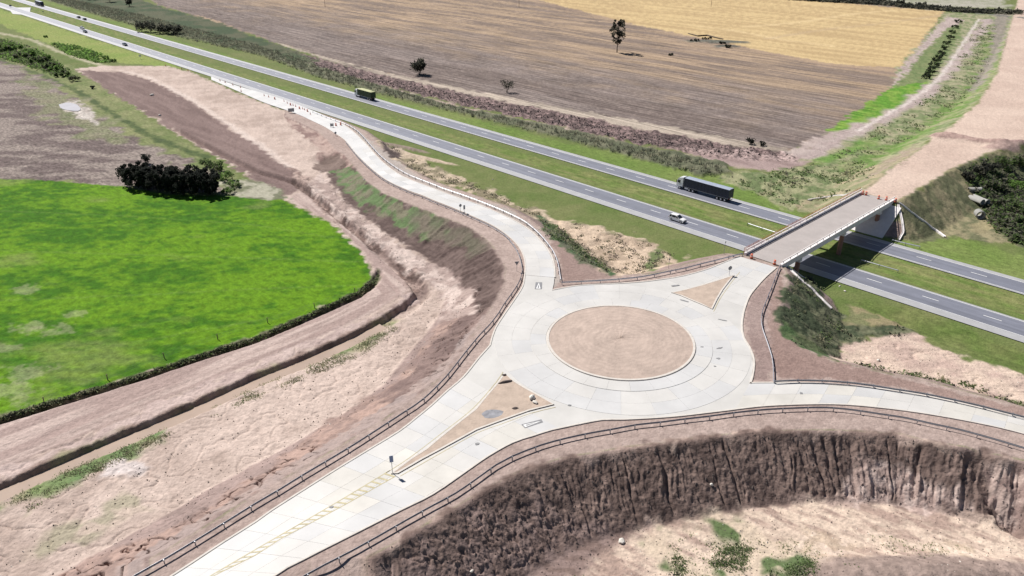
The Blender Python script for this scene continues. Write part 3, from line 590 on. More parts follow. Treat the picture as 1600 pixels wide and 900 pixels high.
edge = np.zeros((nr, nc), bool); edge[0] = edge[-1] = True; edge[:, 0] = edge[:, -1] = True
z[edge.ravel()] = -5.2
col = np.clip(col, .004, .9)
# small-scale tone variation of the soil itself
col *= (1+.16*(nC[:, None]-.5)+.14*(fbm(x, y, .45, 2, 140)[:, None]-.5))
me = bpy.data.meshes.new('ground')
me.vertices.add(nr*nc); me.vertices.foreach_set('co', np.stack([x, y, z], 1).astype(np.float32).ravel())
ii = (np.arange(nr-1)[:, None]*nc+np.arange(nc-1)[None, :]).ravel()
quads = np.stack([ii, ii+nc, ii+nc+1, ii+1], 1).astype(np.int32)
me.loops.add(quads.size); me.loops.foreach_set('vertex_index', quads.ravel())
me.polygons.add(len(quads)); me.polygons.foreach_set('loop_start', (np.arange(len(quads))*4).astype(np.int32)); me.polygons.foreach_set('loop_total', np.full(len(quads), 4, np.int32))
me.polygons.foreach_set('use_smooth', np.ones(len(quads), bool)); me.update(calc_edges=True)
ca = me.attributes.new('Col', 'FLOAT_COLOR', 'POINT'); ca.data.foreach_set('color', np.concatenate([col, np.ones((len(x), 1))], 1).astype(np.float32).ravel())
crop = np.clip(np.stack([MASK['stubble']*(1-MASK['gold']*.6), MASK['ploughed']+MASK['berm_dark']*.6+MASK['fallow']*.5, MASK['clover']+MASK['median']+MASK['mown_verge']+MASK['far_verge']+MASK['motorway_bank']+MASK['corridor']+MASK['north_rough'], np.ones(len(x))], 1), 0, 1)
cm_ = me.attributes.new('Crop', 'FLOAT_COLOR', 'POINT'); cm_.data.foreach_set('color', crop.astype(np.float32).ravel())
me.materials.append(M['ground'])
ground = link(bpy.data.objects.new('ground', me)); ground['kind'] = 'structure'
ZG = z.reshape(nr, nc)
def zground(px, py):
    """height of the finished ground mesh under a point."""
    px = np.atleast_1d(np.asarray(px, float)); py = np.atleast_1d(np.asarray(py, float))
    r = np.interp(-py, -Yr, np.arange(nr)); c = np.interp(px/(py*CP+CAMH*SP), Xs, np.arange(nc))
    r0 = np.clip(r.astype(int), 0, nr-2); c0 = np.clip(c.astype(int), 0, nc-2); fr = r-r0; fc = c-c0
    return (ZG[r0, c0]*(1-fr)+ZG[r0+1, c0]*fr)*(1-fc)+(ZG[r0, c0+1]*(1-fr)+ZG[r0+1, c0+1]*fr)*fc
fs = 9000
obj('far_ground', [(-fs, -fs, -5), (fs, -fs, -5), (fs, fs, -5), (-fs, fs, -5)], [(0, 1, 2, 3)], M['far_ground'])['kind'] = 'structure'

# ------------------------------------------------------------------ motorway (pavement sheets, shoulders, painted lines)
def strip(name, a0, a1, b0, b1, z, m, parent=None, n=60):
    aa = np.linspace(a0, a1, n); V = []; F = []
    for a in aa:
        for b in (b0, b1): V.append((*xy(a, b), z))
    for i in range(n-1): F.append((2*i, 2*i+2, 2*i+3, 2*i+1))
    return obj(name, V, F, m, parent)
A0, A1 = -1500, 220
NB0, NBO, NDASH, NB1 = 158.6, 161.2, 165.05, 168.6
FB0, FDASH, FBO, FB1 = 181.55, 185.6, 188.3, 189.9
near_way = strip('carriageway', A0, A1, NBO, NB1-.55, .17, M['asphalt']); near_way['kind'] = 'structure'
far_way = strip('carriageway', A0, A1, FB0+.55, FBO, .17, M['asphalt']); far_way['kind'] = 'structure'
for par, lst in ((near_way, ((NB0, NBO), (NB1-.55, NB1))), (far_way, ((FB0, FB0+.55), (FBO, FB1)))):
    for b0, b1 in lst: strip('hard_shoulder', A0, A1, b0, b1, .165, M['asphalt_shoulder'], par)
for par, lst in ((near_way, (NBO+.05, NB1-.75)), (far_way, (FB0+.65, FBO-.15))):
    for b0 in lst: strip('edge_line', A0, A1, b0, b0+.14, .176, M['paint_white'], par)
PER = .1611*75; S0 = -2.6812*75
dash_me = {}
for par, bc, off in ((near_way, NDASH, 0.0), (far_way, FDASH, 3.1)):
    da = MB().hexa([(*q, zz) for zz in (.166, .178) for q in (xy(0, -.09), xy(3.4, -.09), xy(3.4, .09), xy(0, .09))]).mesh('lane_dash', M['paint_white'])
    k = -30
    while S0+k*PER < 190:
        o = inst('lane_dash', da, par, (*xy(S0+off+k*PER, bc), 0)); k += 1
# median crossover far away and chevron marks at the exit
xo = [at(u, v, 0.) for u, v in ((12,12), (48,12), (46,24), (20,22))]
sheet('crossover_pavement', xo, .16, M['asphalt_shoulder'], None, 'structure')
for u, v in ((640,236), (660,252), (760,262), (780,268)):
    pass

# ------------------------------------------------------------------ concrete junction
RAMP_L = [(330,124.5),(375,144),(412,160),(444,171),(470,180.5),(490,190),(510,199.5),(525,209),(540,219.5),(557,240),(575,258),(594,274),(612,285.5),(640,298),(660,305),(681,314),(708,324.5),(736,336.5),(762,348),(777,356),(793,367),(807,380),(815,391),(820,403),(822,417),(821,430)]
RAMP_R = [(330,120),(375,135.5),(412,146),(450,158),(489,173),(515,184.5),(536,194.5),(552,206.5),(570,224),(585,241),(600,256),(620,271),(640,281),(660,288.5),(690,300),(720,311),(750,321),(780,334),(800,343.5),(820,355),(835,367),(847,380),(856,392),(862.5,405),(865.6,420),(866,434)]
def zc(x, y): return zroad(x, y)
RL, RRr = unp(RAMP_L, zc), unp(RAMP_R, zc)
CC = np.array([.2803*(CAMH-ZR), 1.6981*(CAMH-ZR)]); R_IN, R_AP, R_OUT = 12.92, 16.0, 22.4
zk = lambda a_, b_: a_*0+ZR
OUT_L = [(821,430),(818,447),(808,464),(797,480),(786,496),(776,512),(770,528),(767,540),(760,548),(750,559),(725,590),(700,611.5),(675,634.5),(650,655),(625,674.5),(575,705),(525,735.5),(475,767),(425,799),(400,817),(350,848.5),(300,881.5),(250,914),(190,955)]
OUT_B = [(380,955),(425,901),(475,872.5),(550,834.5),(625,796.5),(675,771.5),(725,737.5),(762,712),(800,691),(830,681),(862,671),(890,665),(940,655.5),(975,655),(1050,650.5),(1125,642),(1200,633.5),(1300,631),(1375,636.5),(1450,646.5),(1525,660),(1587,674),(1680,700)]
OUT_R = [(1680,672),(1600,655),(1500,631),(1425,616),(1350,605.5),(1275,600),(1200,599),(1171,599.5),(1174,590),(1177,570),(1175,555),(1170,543),(1161,528),(1158,510),(1160,492),(1163,480),(1170,462.5),(1182,447),(1196,432),(1212,418)]
OUT_T = [(1156,401),(1130,411.5),(1105,421.5),(1067,432),(1030,438),(1000,441.5),(960,444),(910,446.5),(885,450),(863,454),(865.6,442),(866,434)]
P_out = [tuple(p[:2]) for L_ in (OUT_L, OUT_B, OUT_R, OUT_T) for p in unp(L_, zk)]
junction = sheet('junction_pavement', P_out, ZR+.03, M['joint'], None, 'structure')
CM = [M['concrete'], M['concrete_b'], M['concrete'], M['concrete_c']]
def slabs(par, Lp, Rp, nseg, fr, z0, gap=.011, zf=None, mats=CM, rngseed=1, blend=None):
    """concrete slabs laid between two kerb lines, each its own piece with an open joint round it."""
    rg = random.Random(rngseed)
    Lp = even(Lp, nseg+1); Rp = even(Rp, nseg+1)
    for i in range(nseg):
        for f0, f1 in zip(fr[:-1], fr[1:]):
            c = [Lp[i]*(1-f0)+Rp[i]*f0, Lp[i]*(1-f1)+Rp[i]*f1, Lp[i+1]*(1-f1)+Rp[i+1]*f1, Lp[i+1]*(1-f0)+Rp[i+1]*f0]
            m = sum(c)/4; q = []
            for p in c:
                d = m-p; d = d/(np.linalg.norm(d)+1e-9); q.append(p+d*gap*1.4)
            dz = rg.uniform(-.004, .004)
            B = [(p[0], p[1], (p[2] if zf else ZR)-.15) for p in q]; T = [(p[0], p[1], (p[2] if zf else ZR)+z0+dz) for p in q]
            if (q[1]-q[0])[0]*(q[2]-q[0])[1]-(q[1]-q[0])[1]*(q[2]-q[0])[0] < 0: B.reverse(); T.reverse()
            MB().hexa(B+T).build('slab', rg.choice(mats if not blend or rg.random() > (i-blend[0])/(blend[1]-blend[0]) else CM[:2]), par)
# ramp
ramp_sub = sheet('ramp_pavement', [tuple(p[:2]) for p in RL]+[tuple(p[:2]) for p in RRr[::-1]], [p[2]+.03 for p in RL]+[p[2]+.03 for p in RRr[::-1]], M['joint'], None, 'structure')
slabs(ramp_sub, smooth_line(RL, 2), smooth_line(RRr, 2), 62, [0, .5, 1], .07, zf=True, gap=.01, mats=[M['concrete_ramp'], M['concrete_ramp'], M['concrete_ramp_b']], blend=(34, 58))  # painted glare tone fades into plain concrete towards the roundabout
# lower-left arm
LLl = unp([(725,590),(700,611.5),(675,634.5),(650,655),(625,674.5),(575,705),(525,735.5),(475,767),(425,799),(400,817),(350,848.5),(300,881.5),(250,914),(190,955)], zk)
LLr = unp([(872,668.5),(862,671),(830,681),(800,691),(762,712),(725,737.5),(675,771.5),(625,796.5),(550,834.5),(475,872.5),(425,901),(350,955)], zk)
slabs(junction, LLl, LLr, 15, [0, .26, .5, .75, 1], .05, rngseed=2)
# lower-right arm
LRl = unp([(1171,599.5),(1200,599),(1275,600),(1350,605.5),(1425,616),(1500,631),(1600,655),(1680,672)], zk)
LRr = unp([(1150,638.5),(1200,633.5),(1300,631),(1375,636.5),(1450,646.5),(1525,660),(1587,674),(1680,700)], zk)
slabs(junction, LRl, LRr, 11, [0, .5, 1], .05, rngseed=3)
# bridge arm
BAl = unp([(1040,436.5),(1067,432),(1105,421.5),(1130,411.5),(1156,401)], zk); BAr = unp([(1163,480),(1170,462.5),(1182,447),(1196,432),(1212,418)], zk)
slabs(junction, BAl, BAr, 5, [0, .34, .66, 1], .05, rngseed=4)
# circulating carriageway and apron
def sector(par, r0, r1, t0, t1, z0, m, n=4, gap=.011):
    r0 += gap; r1 -= gap; V = []; tt = np.linspace(t0+gap/r1, t1-gap/r1, n+1)
    for zz in (ZR-.15, ZR+z0):
        for r_ in (r0, r1):
            for t in tt: V.append((CC[0]+r_*math.cos(t), CC[1]+r_*math.sin(t), zz))
    k = n+1; F = []
    for i in range(n):
        F.append((2*k+i, 3*k+i, 3*k+i+1, 2*k+i+1)); F.append((i, 2*k+i, 2*k+i+1, i+1)); F.append((k+i+1, 3*k+i+1, 3*k+i, k+i))
    F += [(0, k, 3*k, 2*k), (n, 2*k+n, 3*k+n, k+n)]
    obj('slab', V, F, m, par)
rg = random.Random(5); NS = 26
for i in range(NS):
    t0, t1 = 2*math.pi*i/NS, 2*math.pi*(i+1)/NS
    sector(junction, R_AP, 19.2, t0, t1, .060, rg.choice(CM[:3]))
    sector(junction, 19.2, R_OUT-.1, t0, t1, .060, rg.choice(CM[:3]))
    sector(junction, R_IN+.25, R_AP-.05, t0+.1, t1+.1, .095, rg.choice([M['concrete'], M['concrete_b']]))
# kerbs
def kerb(P, side, name='kerb', w=.28, h=.11, closed=False, parent=junction, z0=.05, m='kerb'):
    P = np.asarray(P, float); prof = [(0, -.1), (0, h), (.04*side, h+.02), (w*side, h+.02), (w*side, -.25)]
    if side > 0: prof = prof
    else: prof = prof[::-1]
    V, F = sweep(P, prof, closed); return obj(name, V, F, M[m], parent)
def line3(px, zz=ZR): return np.array([[*at(u, v, zz), zz] for u, v in px])
kerb(smooth_line(line3(OUT_L), 1.5), 1); kerb(smooth_line(line3(OUT_B), 1.5), 1)
kerb(smooth_line(line3(OUT_R[:8]), 1.5), 1); kerb(smooth_line(line3(OUT_R[7:]), 1.5), 1); kerb(smooth_line(line3(OUT_T[:-2]), 1.5), 1)
kerb(smooth_line(RL[6:], 2), 1, parent=ramp_sub); kerb(smooth_line(RRr[5:], 2), -1, parent=ramp_sub)
# central island
tt = np.linspace(0, 2*math.pi, 97)[:-1]; V = []; F = []; rr = [0.001, 1.5, 3, 5, 7, 9, 11, 12.3, 12.66]
for k, r_ in enumerate(rr):
    for t in tt:
        X, Y = r_*math.cos(t), r_*math.sin(t)
        h = .17+.38*(1-(r_/12.7)**2)+.03*math.sin(r_*4+math.sin(t)*1.5)*(r_ < 11)+random.uniform(-.03, .03)*(r_ < 12.4)
        V.append((X, Y, h))
for k in range(len(rr)-1):
    for i in range(96): F.append((k*96+i, (k+1)*96+i, (k+1)*96+(i+1) % 96, k*96+(i+1) % 96))
isl = obj('central_island', V, F, M['island_dirt'], None, True); isl['kind'] = 'structure'; isl.location = (CC[0], CC[1], ZR)
ring = lambda r_: np.array([(CC[0]+r_*math.cos(-t), CC[1]+r_*math.sin(-t), ZR) for t in tt])
kerb(ring(R_IN+.12), 1, closed=True, parent=isl, w=.42, h=.22).matrix_parent_inverse = Matrix.Translation((-CC[0], -CC[1], -ZR))
# splitter islands
def splitter(px, name):
    P = smooth_line(line3(px+[px[0]]), 30)[:-1]; pts = [tuple(p[:2]) for p in P]
    ar = sum(pts[i][0]*pts[(i+1) % len(pts)][1]-pts[(i+1) % len(pts)][0]*pts[i][1] for i in range(len(pts)))
    if ar > 0: P = P[::-1]; pts = pts[::-1]                         # clockwise: right of travel points inwards
    o = sheet(name, pts, ZR+.17, M['splitter_dirt'], None, 'structure', thick=.3)
    kerb(P, 1, closed=True, parent=o, w=.32, h=.17); return o
splitter([(1049,458),(1072,452.5),(1096,446),(1122,438),(1147,430.5),(1140,440),(1130,453),(1121,468),(1113,484),(1097,477),(1080,470),(1064,463)], 'splitter_island')
splitter([(788,584),(775,601),(760,618),(742,640),(715,661),(690,681),(665,702),(640,718),(614,737.5),(611,741.5),(622,741),(660,719),(691,702.5),(725,684),(745,673),(780,660),(827,643),(866,633),(842,618),(820,606),(804,596)], 'splitter_island')
# paint on the lower-left arm: tapered hatching, and the faded grey give-way panels
def flatpoly(name, px, z, m, parent=junction): return sheet(name, [at(u, v, z) for u, v in px], z, M[m], parent)
HZ = ZR+.062
hl = [(609,735),(525,785.5),(400,858),(340,893),(300,917)]; hr = [(618,744),(525,796),(440,841),(400,866.5),(335,899),(308,915)]
def ribbon(name, px, w, z, m, parent=junction):
    P = smooth_line(line3(px, z), 1.5); V, F = sweep(P, [(-w/2, 0), (w/2, 0)]); return obj(name, V, [tuple(reversed(f)) for f in F], M[m], parent)
ribbon('hatch_border', hl, .14, HZ, 'paint_yellow'); ribbon('hatch_border', hr, .14, HZ, 'paint_yellow')
HL, HR = even(line3(hl, HZ), 77), even(line3(hr, HZ), 77)
for i in range(2, 74, 3):
    up = np.array([0, 0, .003]); w_ = np.clip(np.linalg.norm(HL[i]-HR[i]), 0, 9)
    obj('hatch_bar', [HL[i]+up, HR[i-2]+up, HR[i-1]*.9+HR[i-2]*.1+up, HL[i+1]*.9+HL[i]*.1+up], [(0, 1, 2, 3)], M['paint_yellow'], junction)
ribbon('edge_line', [(600,741),(640,715),(690,677),(740,637),(776,596),(786,581)], .12, HZ, 'paint_yellow')
ribbon('edge_line', [(625,744),(692,706),(746,676),(782,663),(828,646),(868,636)], .12, HZ, 'paint_yellow')
ribbon('edge_line', [(1156,425),(1143,441),(1133,455),(1123,470),(1115,487)], .12, HZ, 'paint_yellow')
def panel(c0, c1, c2, c3):
    z = ZR+.075; P = [np.array([*at(*c, z), z]) for c in (c0, c1, c2, c3)]
    o = obj('give_way_panel', P, [(0, 1, 2, 3)], M['paint_grey'], junction)
    B = lambda s, t: (P[0]*(1-s)+P[1]*s)*(1-t)+(P[3]*(1-s)+P[2]*s)*t+np.array([0, 0, .004])
    obj('triangle_mark', [B(.18, .06), B(.82, .06), B(.5, .94)], [(0, 1, 2)], M['paint_white'], o)
    obj('triangle_mark', [B(.36, .16)+[0, 0, .003], B(.64, .16)+[0, 0, .003], B(.5, .7)+[0, 0, .003]], [(0, 1, 2)], M['paint_grey'], o)
panel((835.5,451.5),(846.5,451.5),(847,441),(837,441))
panel((814.5,663),(820,669),(848.5,659.5),(846,655))

# ------------------------------------------------------------------ bridge
def bx(mb, a0, a1, b0, b1, z0, z1):
    return mb.hexa([(*xy(a0, b0), z0), (*xy(a1, b0), z0), (*xy(a1, b1), z0), (*xy(a0, b1), z0), (*xy(a0, b0), z1), (*xy(a1, b0), z1), (*xy(a1, b1), z1), (*xy(a0, b1), z1)])
BA0, BA1, BB0, BB1 = -75.3, -66.2, 143.6, 202.2
bridge = empty('road_bridge', (*xy((BA0+BA1)/2, (BB0+BB1)/2), 0)); tag(bridge, 'concrete road bridge on brown columns crossing over the dual carriageway', 'bridge')
def kid(mb, name, m, par=bridge):
    o = mb.build(name, M[m], par); o.matrix_parent_inverse = Matrix.Translation(-Vector(par.location)); return o
kid(bx(MB(), BA0+.35, BA1-.35, BB0, BB1, 5.95, ZR+.06), 'deck', 'bridge_deck')
for q in range(5):
    ac = BA0+1.0+q*(BA1-BA0-2)/4; kid(bx(MB(), ac-.3, ac+.3, BB0+.6, BB1-.6, 5.2, 5.95), 'girder', 'bridge_concrete')
for a0, a1 in ((BA0, BA0+.5), (BA1-.5, BA1)):
    mb = MB(); bx(mb, a0, a1, BB0-.4, BB1+.4, 5.85, ZR+.55); kid(mb, 'parapet', 'bridge_concrete')
for ac in (BA0+.18, BA1-.18):
    rail = kid(bx(MB(), ac-.07, ac+.07, BB0, BB1, ZR+1.12, ZR+1.26), 'railing', 'bridge_concrete')
    for k in range(20):
        bq = BB0+.5+k*(BB1-BB0-1)/19; po = bx(MB(), ac-.06, ac+.06, bq-.06, bq+.06, ZR+.5, ZR+1.12).build('railing_post', M['bridge_concrete'], rail)
for bc in (153.2, 175.1, 195.6):
    kid(bx(MB(), BA0+.5, BA1-.5, bc-.6, bc+.6, 4.5, 5.2), 'cap_beam', 'bridge_concrete')
    for ac in (BA0+1.3, BA1-1.1):
        mb = MB(); X, Y = xy(ac, bc); mb.tube([(X, Y, -.6), (X, Y, 4.5)], .55, 14); kid(mb, 'column', 'pier_brown')
for bc, s in ((BB0+.4, 1), (BB1-.4, -1)):
    kid(bx(MB(), BA0+.2, BA1-.2, bc-.5, bc+.5, 3.2, 5.95), 'abutment', 'bridge_concrete')
# paved slopes under the deck ends
def slope_sheet(bt, bb, zt, zb, name, a0=BA0-1.2, a1=BA1+1.2):
    V = [(*xy(a0, bt), zt), (*xy(a1, bt), zt), (*xy(a1, bb), zb), (*xy(a0, bb), zb)]; V += [(v[0], v[1], v[2]-.6) for v in V]
    F = [(0, 1, 2, 3), (0, 4, 5, 1), (1, 5, 6, 2), (2, 6, 7, 3), (3, 7, 4, 0)]
    if bt < bb: F = [tuple(reversed(f)) for f in F]
    o = obj(name, V, F, M['bridge_concrete'], bridge); o.matrix_parent_inverse = Matrix.Translation(-Vector(bridge.location))
slope_sheet(146.0, 155.2, 5.9, .12, 'slope_paving', BA0-.6, BA1+.6); slope_sheet(200.2, 191.4, 6.0, .12, 'slope_paving', BA0-.6, BA1+2.6)
# orange safety netting along the far parapet
net = empty('safety_netting', (*xy(BA0-.25, (BB0+BB1)/2), ZR)); tag(net, 'orange construction safety netting strung along the far parapet of the bridge', 'safety netting')
mb = MB()
for i in range(31): bx(mb, BA0-.3, BA0-.24, BB0+i*(BB1-BB0)/30-.03, BB0+i*(BB1-BB0)/30+.03, ZR-.2, ZR+1.5)
kid(mb, 'post', 'dark_red', net)['kind'] = 'stuff'
mb = MB()
for i in range(7): bx(mb, BA0-.285, BA0-.265, BB0, BB1, ZR+.45+i*.17, ZR+.48+i*.17)
for i in range(150): bx(mb, BA0-.29, BA0-.27, BB0+i*(BB1-BB0)/150-.018, BB0+i*(BB1-BB0)/150+.018, ZR+.45, ZR+1.5)
kid(mb, 'mesh', 'netting', net)['kind'] = 'stuff'
# drainage chutes down the embankment corners
def chute(px, label, w=.55):
    P = hit([tuple(q) for q in even(np.array(px, float), 16)]); P3 = np.c_[P, zground(P[:, 0], P[:, 1])+.16]
    P3[1:-1, 2] = (P3[:-2, 2]+P3[1:-1, 2]*2+P3[2:, 2])/4
    V, F = sweep(P3, [(-w/2, -.3), (-w/2, .16), (-w/2+.1, .16), (-w/2+.12, .03), (w/2-.12, .03), (w/2-.1, .16), (w/2, .16), (w/2, -.3)])
    o = obj('drain_chute', V, [tuple(reversed(f)) for f in F], M['bridge_concrete']); tag(o, label, 'drain chute')
chute([(1404,318),(1420,330),(1450,352),(1476,372)], 'pale concrete drain chute running down the grass slope beyond the far bridge end')
chute([(1236,424),(1250,437),(1270,455),(1299,483)], 'pale concrete drain chute running down the dark scrub slope below the near bridge end')
chute([(1338,300),(1322,305),(1290,309),(1262,314)], 'thin concrete drain chute on the grassy slope behind the netted parapet', .4)
chute([(1403,322),(1409,345),(1411,365),(1404,376)], 'concrete edge channel curving round the shaded paving at the far bridge end', .5)

# ------------------------------------------------------------------ water
ws = smooth_line(DITCH[11:], 4); V, F = sweep(np.c_[ws, np.full(len(ws), -.98)], [(-1.7, 0), (-.6, 0), (.6, 0), (1.6, 0)])
wob2 = [(random.uniform(-.18, .18)) for _ in V]
obj('ditch_water', [(v[0]+w, v[1]+w, v[2]) for v, w in zip(V, wob2)], [tuple(reversed(f)) for f in F], M['water'])['kind'] = 'structure'
pp = smooth_line([at(u, v, 0.) for u, v in ((92,164),(104,161),(118,163),(126,170),(122,174),(108,173),(96,170),(92,164))], 2)
zp = float(np.median(zground(pp[:, 0], pp[:, 1])))+.22
sheet('puddle', [tuple(p) for p in pp[:-1]], zp, M['puddle'], None, 'structure', thick=.5)

# ------------------------------------------------------------------ guard rails
post_me = MB().box(-.05, .05, -.08, .08, -.5, .74).mesh('post', M['galv_dark'])
BEAM = [(.06, .44), (.07, .50), (-.01, .56), (-.01, .63), (.07, .69), (.06, .76), (.035, .76), (.045, .69), (-.04, .64), (-.04, .55), (.045, .50), (.035, .44), (.06, .44)]
def guard_rail(px, label, side=1, zf=zroad, dz=-.1, m='galv', pitch=3.81, blunt=True):
    P = unp(px, zf, dz+.72); P[:, 2] -= .72; P = smooth_line(P, 1.6)
    mid = P[0]; root = empty('guard_rail', tuple(mid)); tag(root, label, 'guard rail', 'guard rails along the road edges')
    Q = P-mid; V, F = sweep(Q, [(s_*side, u_) for s_, u_ in (BEAM if side > 0 else BEAM[::-1])]); obj('rail_beam', V, F, M[m], root)
    S = np.array(arclen(P[:, 0], P[:, 1])); n = max(2, int(S[-1]/pitch))
    for i in range(n+1):
        q = np.array([np.interp(S[-1]*i/n, S, Q[:, k]) for k in range(3)]); q2 = np.array([np.interp(min(S[-1], S[-1]*i/n+.5), S, Q[:, k]) for k in range(3)]); q1 = np.array([np.interp(max(0, S[-1]*i/n-.5), S, Q[:, k]) for k in range(3)])
        d = q2-q1; an = math.atan2(d[1], d[0]); d = d/np.linalg.norm(d)
        inst('post', post_me, root, (q[0]-d[1]*.12*side, q[1]+d[0]*.12*side, q[2]), (0, 0, an))
    return root
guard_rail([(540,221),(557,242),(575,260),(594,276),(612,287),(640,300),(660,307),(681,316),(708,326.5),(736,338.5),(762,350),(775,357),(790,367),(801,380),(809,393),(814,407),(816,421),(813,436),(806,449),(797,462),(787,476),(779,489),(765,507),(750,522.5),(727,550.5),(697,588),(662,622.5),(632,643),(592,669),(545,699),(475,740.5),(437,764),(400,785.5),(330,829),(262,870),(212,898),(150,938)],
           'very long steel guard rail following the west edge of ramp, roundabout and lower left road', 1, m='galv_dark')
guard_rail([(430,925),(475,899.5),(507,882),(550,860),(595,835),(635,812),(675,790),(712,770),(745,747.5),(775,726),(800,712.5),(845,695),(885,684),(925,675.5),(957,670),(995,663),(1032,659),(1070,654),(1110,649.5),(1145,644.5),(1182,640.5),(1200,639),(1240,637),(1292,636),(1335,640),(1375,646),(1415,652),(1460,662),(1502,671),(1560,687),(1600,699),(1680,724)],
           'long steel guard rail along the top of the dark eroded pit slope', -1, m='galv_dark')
guard_rail([(1219,415),(1215,424),(1207,446),(1199,466),(1192,484),(1190,497),(1192,512),(1200,535),(1207,558),(1209,578),(1209,594)],
           'curved steel guard rail from the bridge parapet down beside the brown dirt triangle', 1, m='galv')
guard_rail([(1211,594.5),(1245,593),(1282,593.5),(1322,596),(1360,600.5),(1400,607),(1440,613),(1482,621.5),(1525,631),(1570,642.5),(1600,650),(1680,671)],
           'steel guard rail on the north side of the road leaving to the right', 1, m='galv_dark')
guard_rail([(1160,395.5),(1136,401.5),(1115,407),(1092,412.5),(1071,418),(1049,422.5),(1030,426.5),(1000,432),(960,436),(910,439),(878,440.5)],
           'steel guard rail between the bridge and the ramp corner, behind the round sign', 1, m='galv')
guard_rail([(876,436),(874,424),(872,411),(866,395),(856,380),(840,362),(820,345.5),(800,335),(780,326),(750,314),(720,303),(690,293),(682,289.5),(660,281),(640,273),(620,262),(600,247.5),(585,233),(565,210.5),(553,200),(536,191.5),(515,184),(489,174)],
           'bright sunlit steel guard rail along the east edge of the curving ramp', 1, m='white_rail' if 'white_rail' in M else 'galv')
zf0 = lambda X, Y: np.asarray(X)*0+.02
zf1 = lambda X, Y: zground(X, Y)
for px, lb in (([(1169,348.5),(1190,355.5),(1214,363)], 'short pale guard rail in the grass median just left of the bridge'),
               ([(1346,405.5),(1374,413.5),(1404,422)], 'short pale guard rail in the median emerging from the bridge shadow'),
               ([(1394,374),(1415,379.5),(1438,384.5)], 'short pale guard rail on the far verge beside the bridge shadow')):
    guard_rail(px, lb, -1, zf1, .02, 'galv')

# ------------------------------------------------------------------ vehicles
def prism(prof, y0, y1, ins=None):
    """extrude an x-z outline across y; ins = how far each point of the far sides is pulled in (tumblehome)."""
    n = len(prof); ins = ins or [0]*n
    V = [(p[0], y0+i, p[1]) for p, i in zip(prof, ins)]+[(p[0], y1-i, p[1]) for p, i in zip(prof, ins)]
    F = [tuple(range(n)), tuple(range(2*n-1, n-1, -1))]+[(i, i+n, (i+1) % n+n, (i+1) % n) for i in range(n)]
    return V, F
def P_(name, VF, m, par, bevel=0.0):
    o = obj(name, VF[0], VF[1], M[m], par)
    bm = bmesh.new(); bm.from_mesh(o.data)
    bmesh.ops.recalc_face_normals(bm, faces=bm.faces)
    if bevel: bmesh.ops.bevel(bm, geom=bm.edges[:], offset=bevel, segments=2, affect='EDGES', clamp_overlap=True)
    bm.to_mesh(o.data); bm.free()
    return o
def boxp(name, x0, x1, y0, y1, z0, z1, m, par, bevel=0.0): 
    mb = MB().box(x0, x1, y0, y1, z0, z1); return P_(name, (mb.V, mb.F), m, par, bevel)
def wheel(par, X, Y, r, w):
    mb = MB(); mb.tube([(X, Y-w/2, r), (X, Y-w/2+.04, r), (X, Y+w/2-.04, r), (X, Y+w/2, r)], [r*.93, r, r, r*.93], 18)
    t = mb.build('wheel', M['rubber'], par)
    s = 1 if Y > 0 else -1; mb = MB(); mb.tube([(X, Y+s*(w/2-.06), r), (X, Y+s*(w/2+.012), r)], [r*.6, r*.5], 12); mb.build('rim', M['chrome'], t)
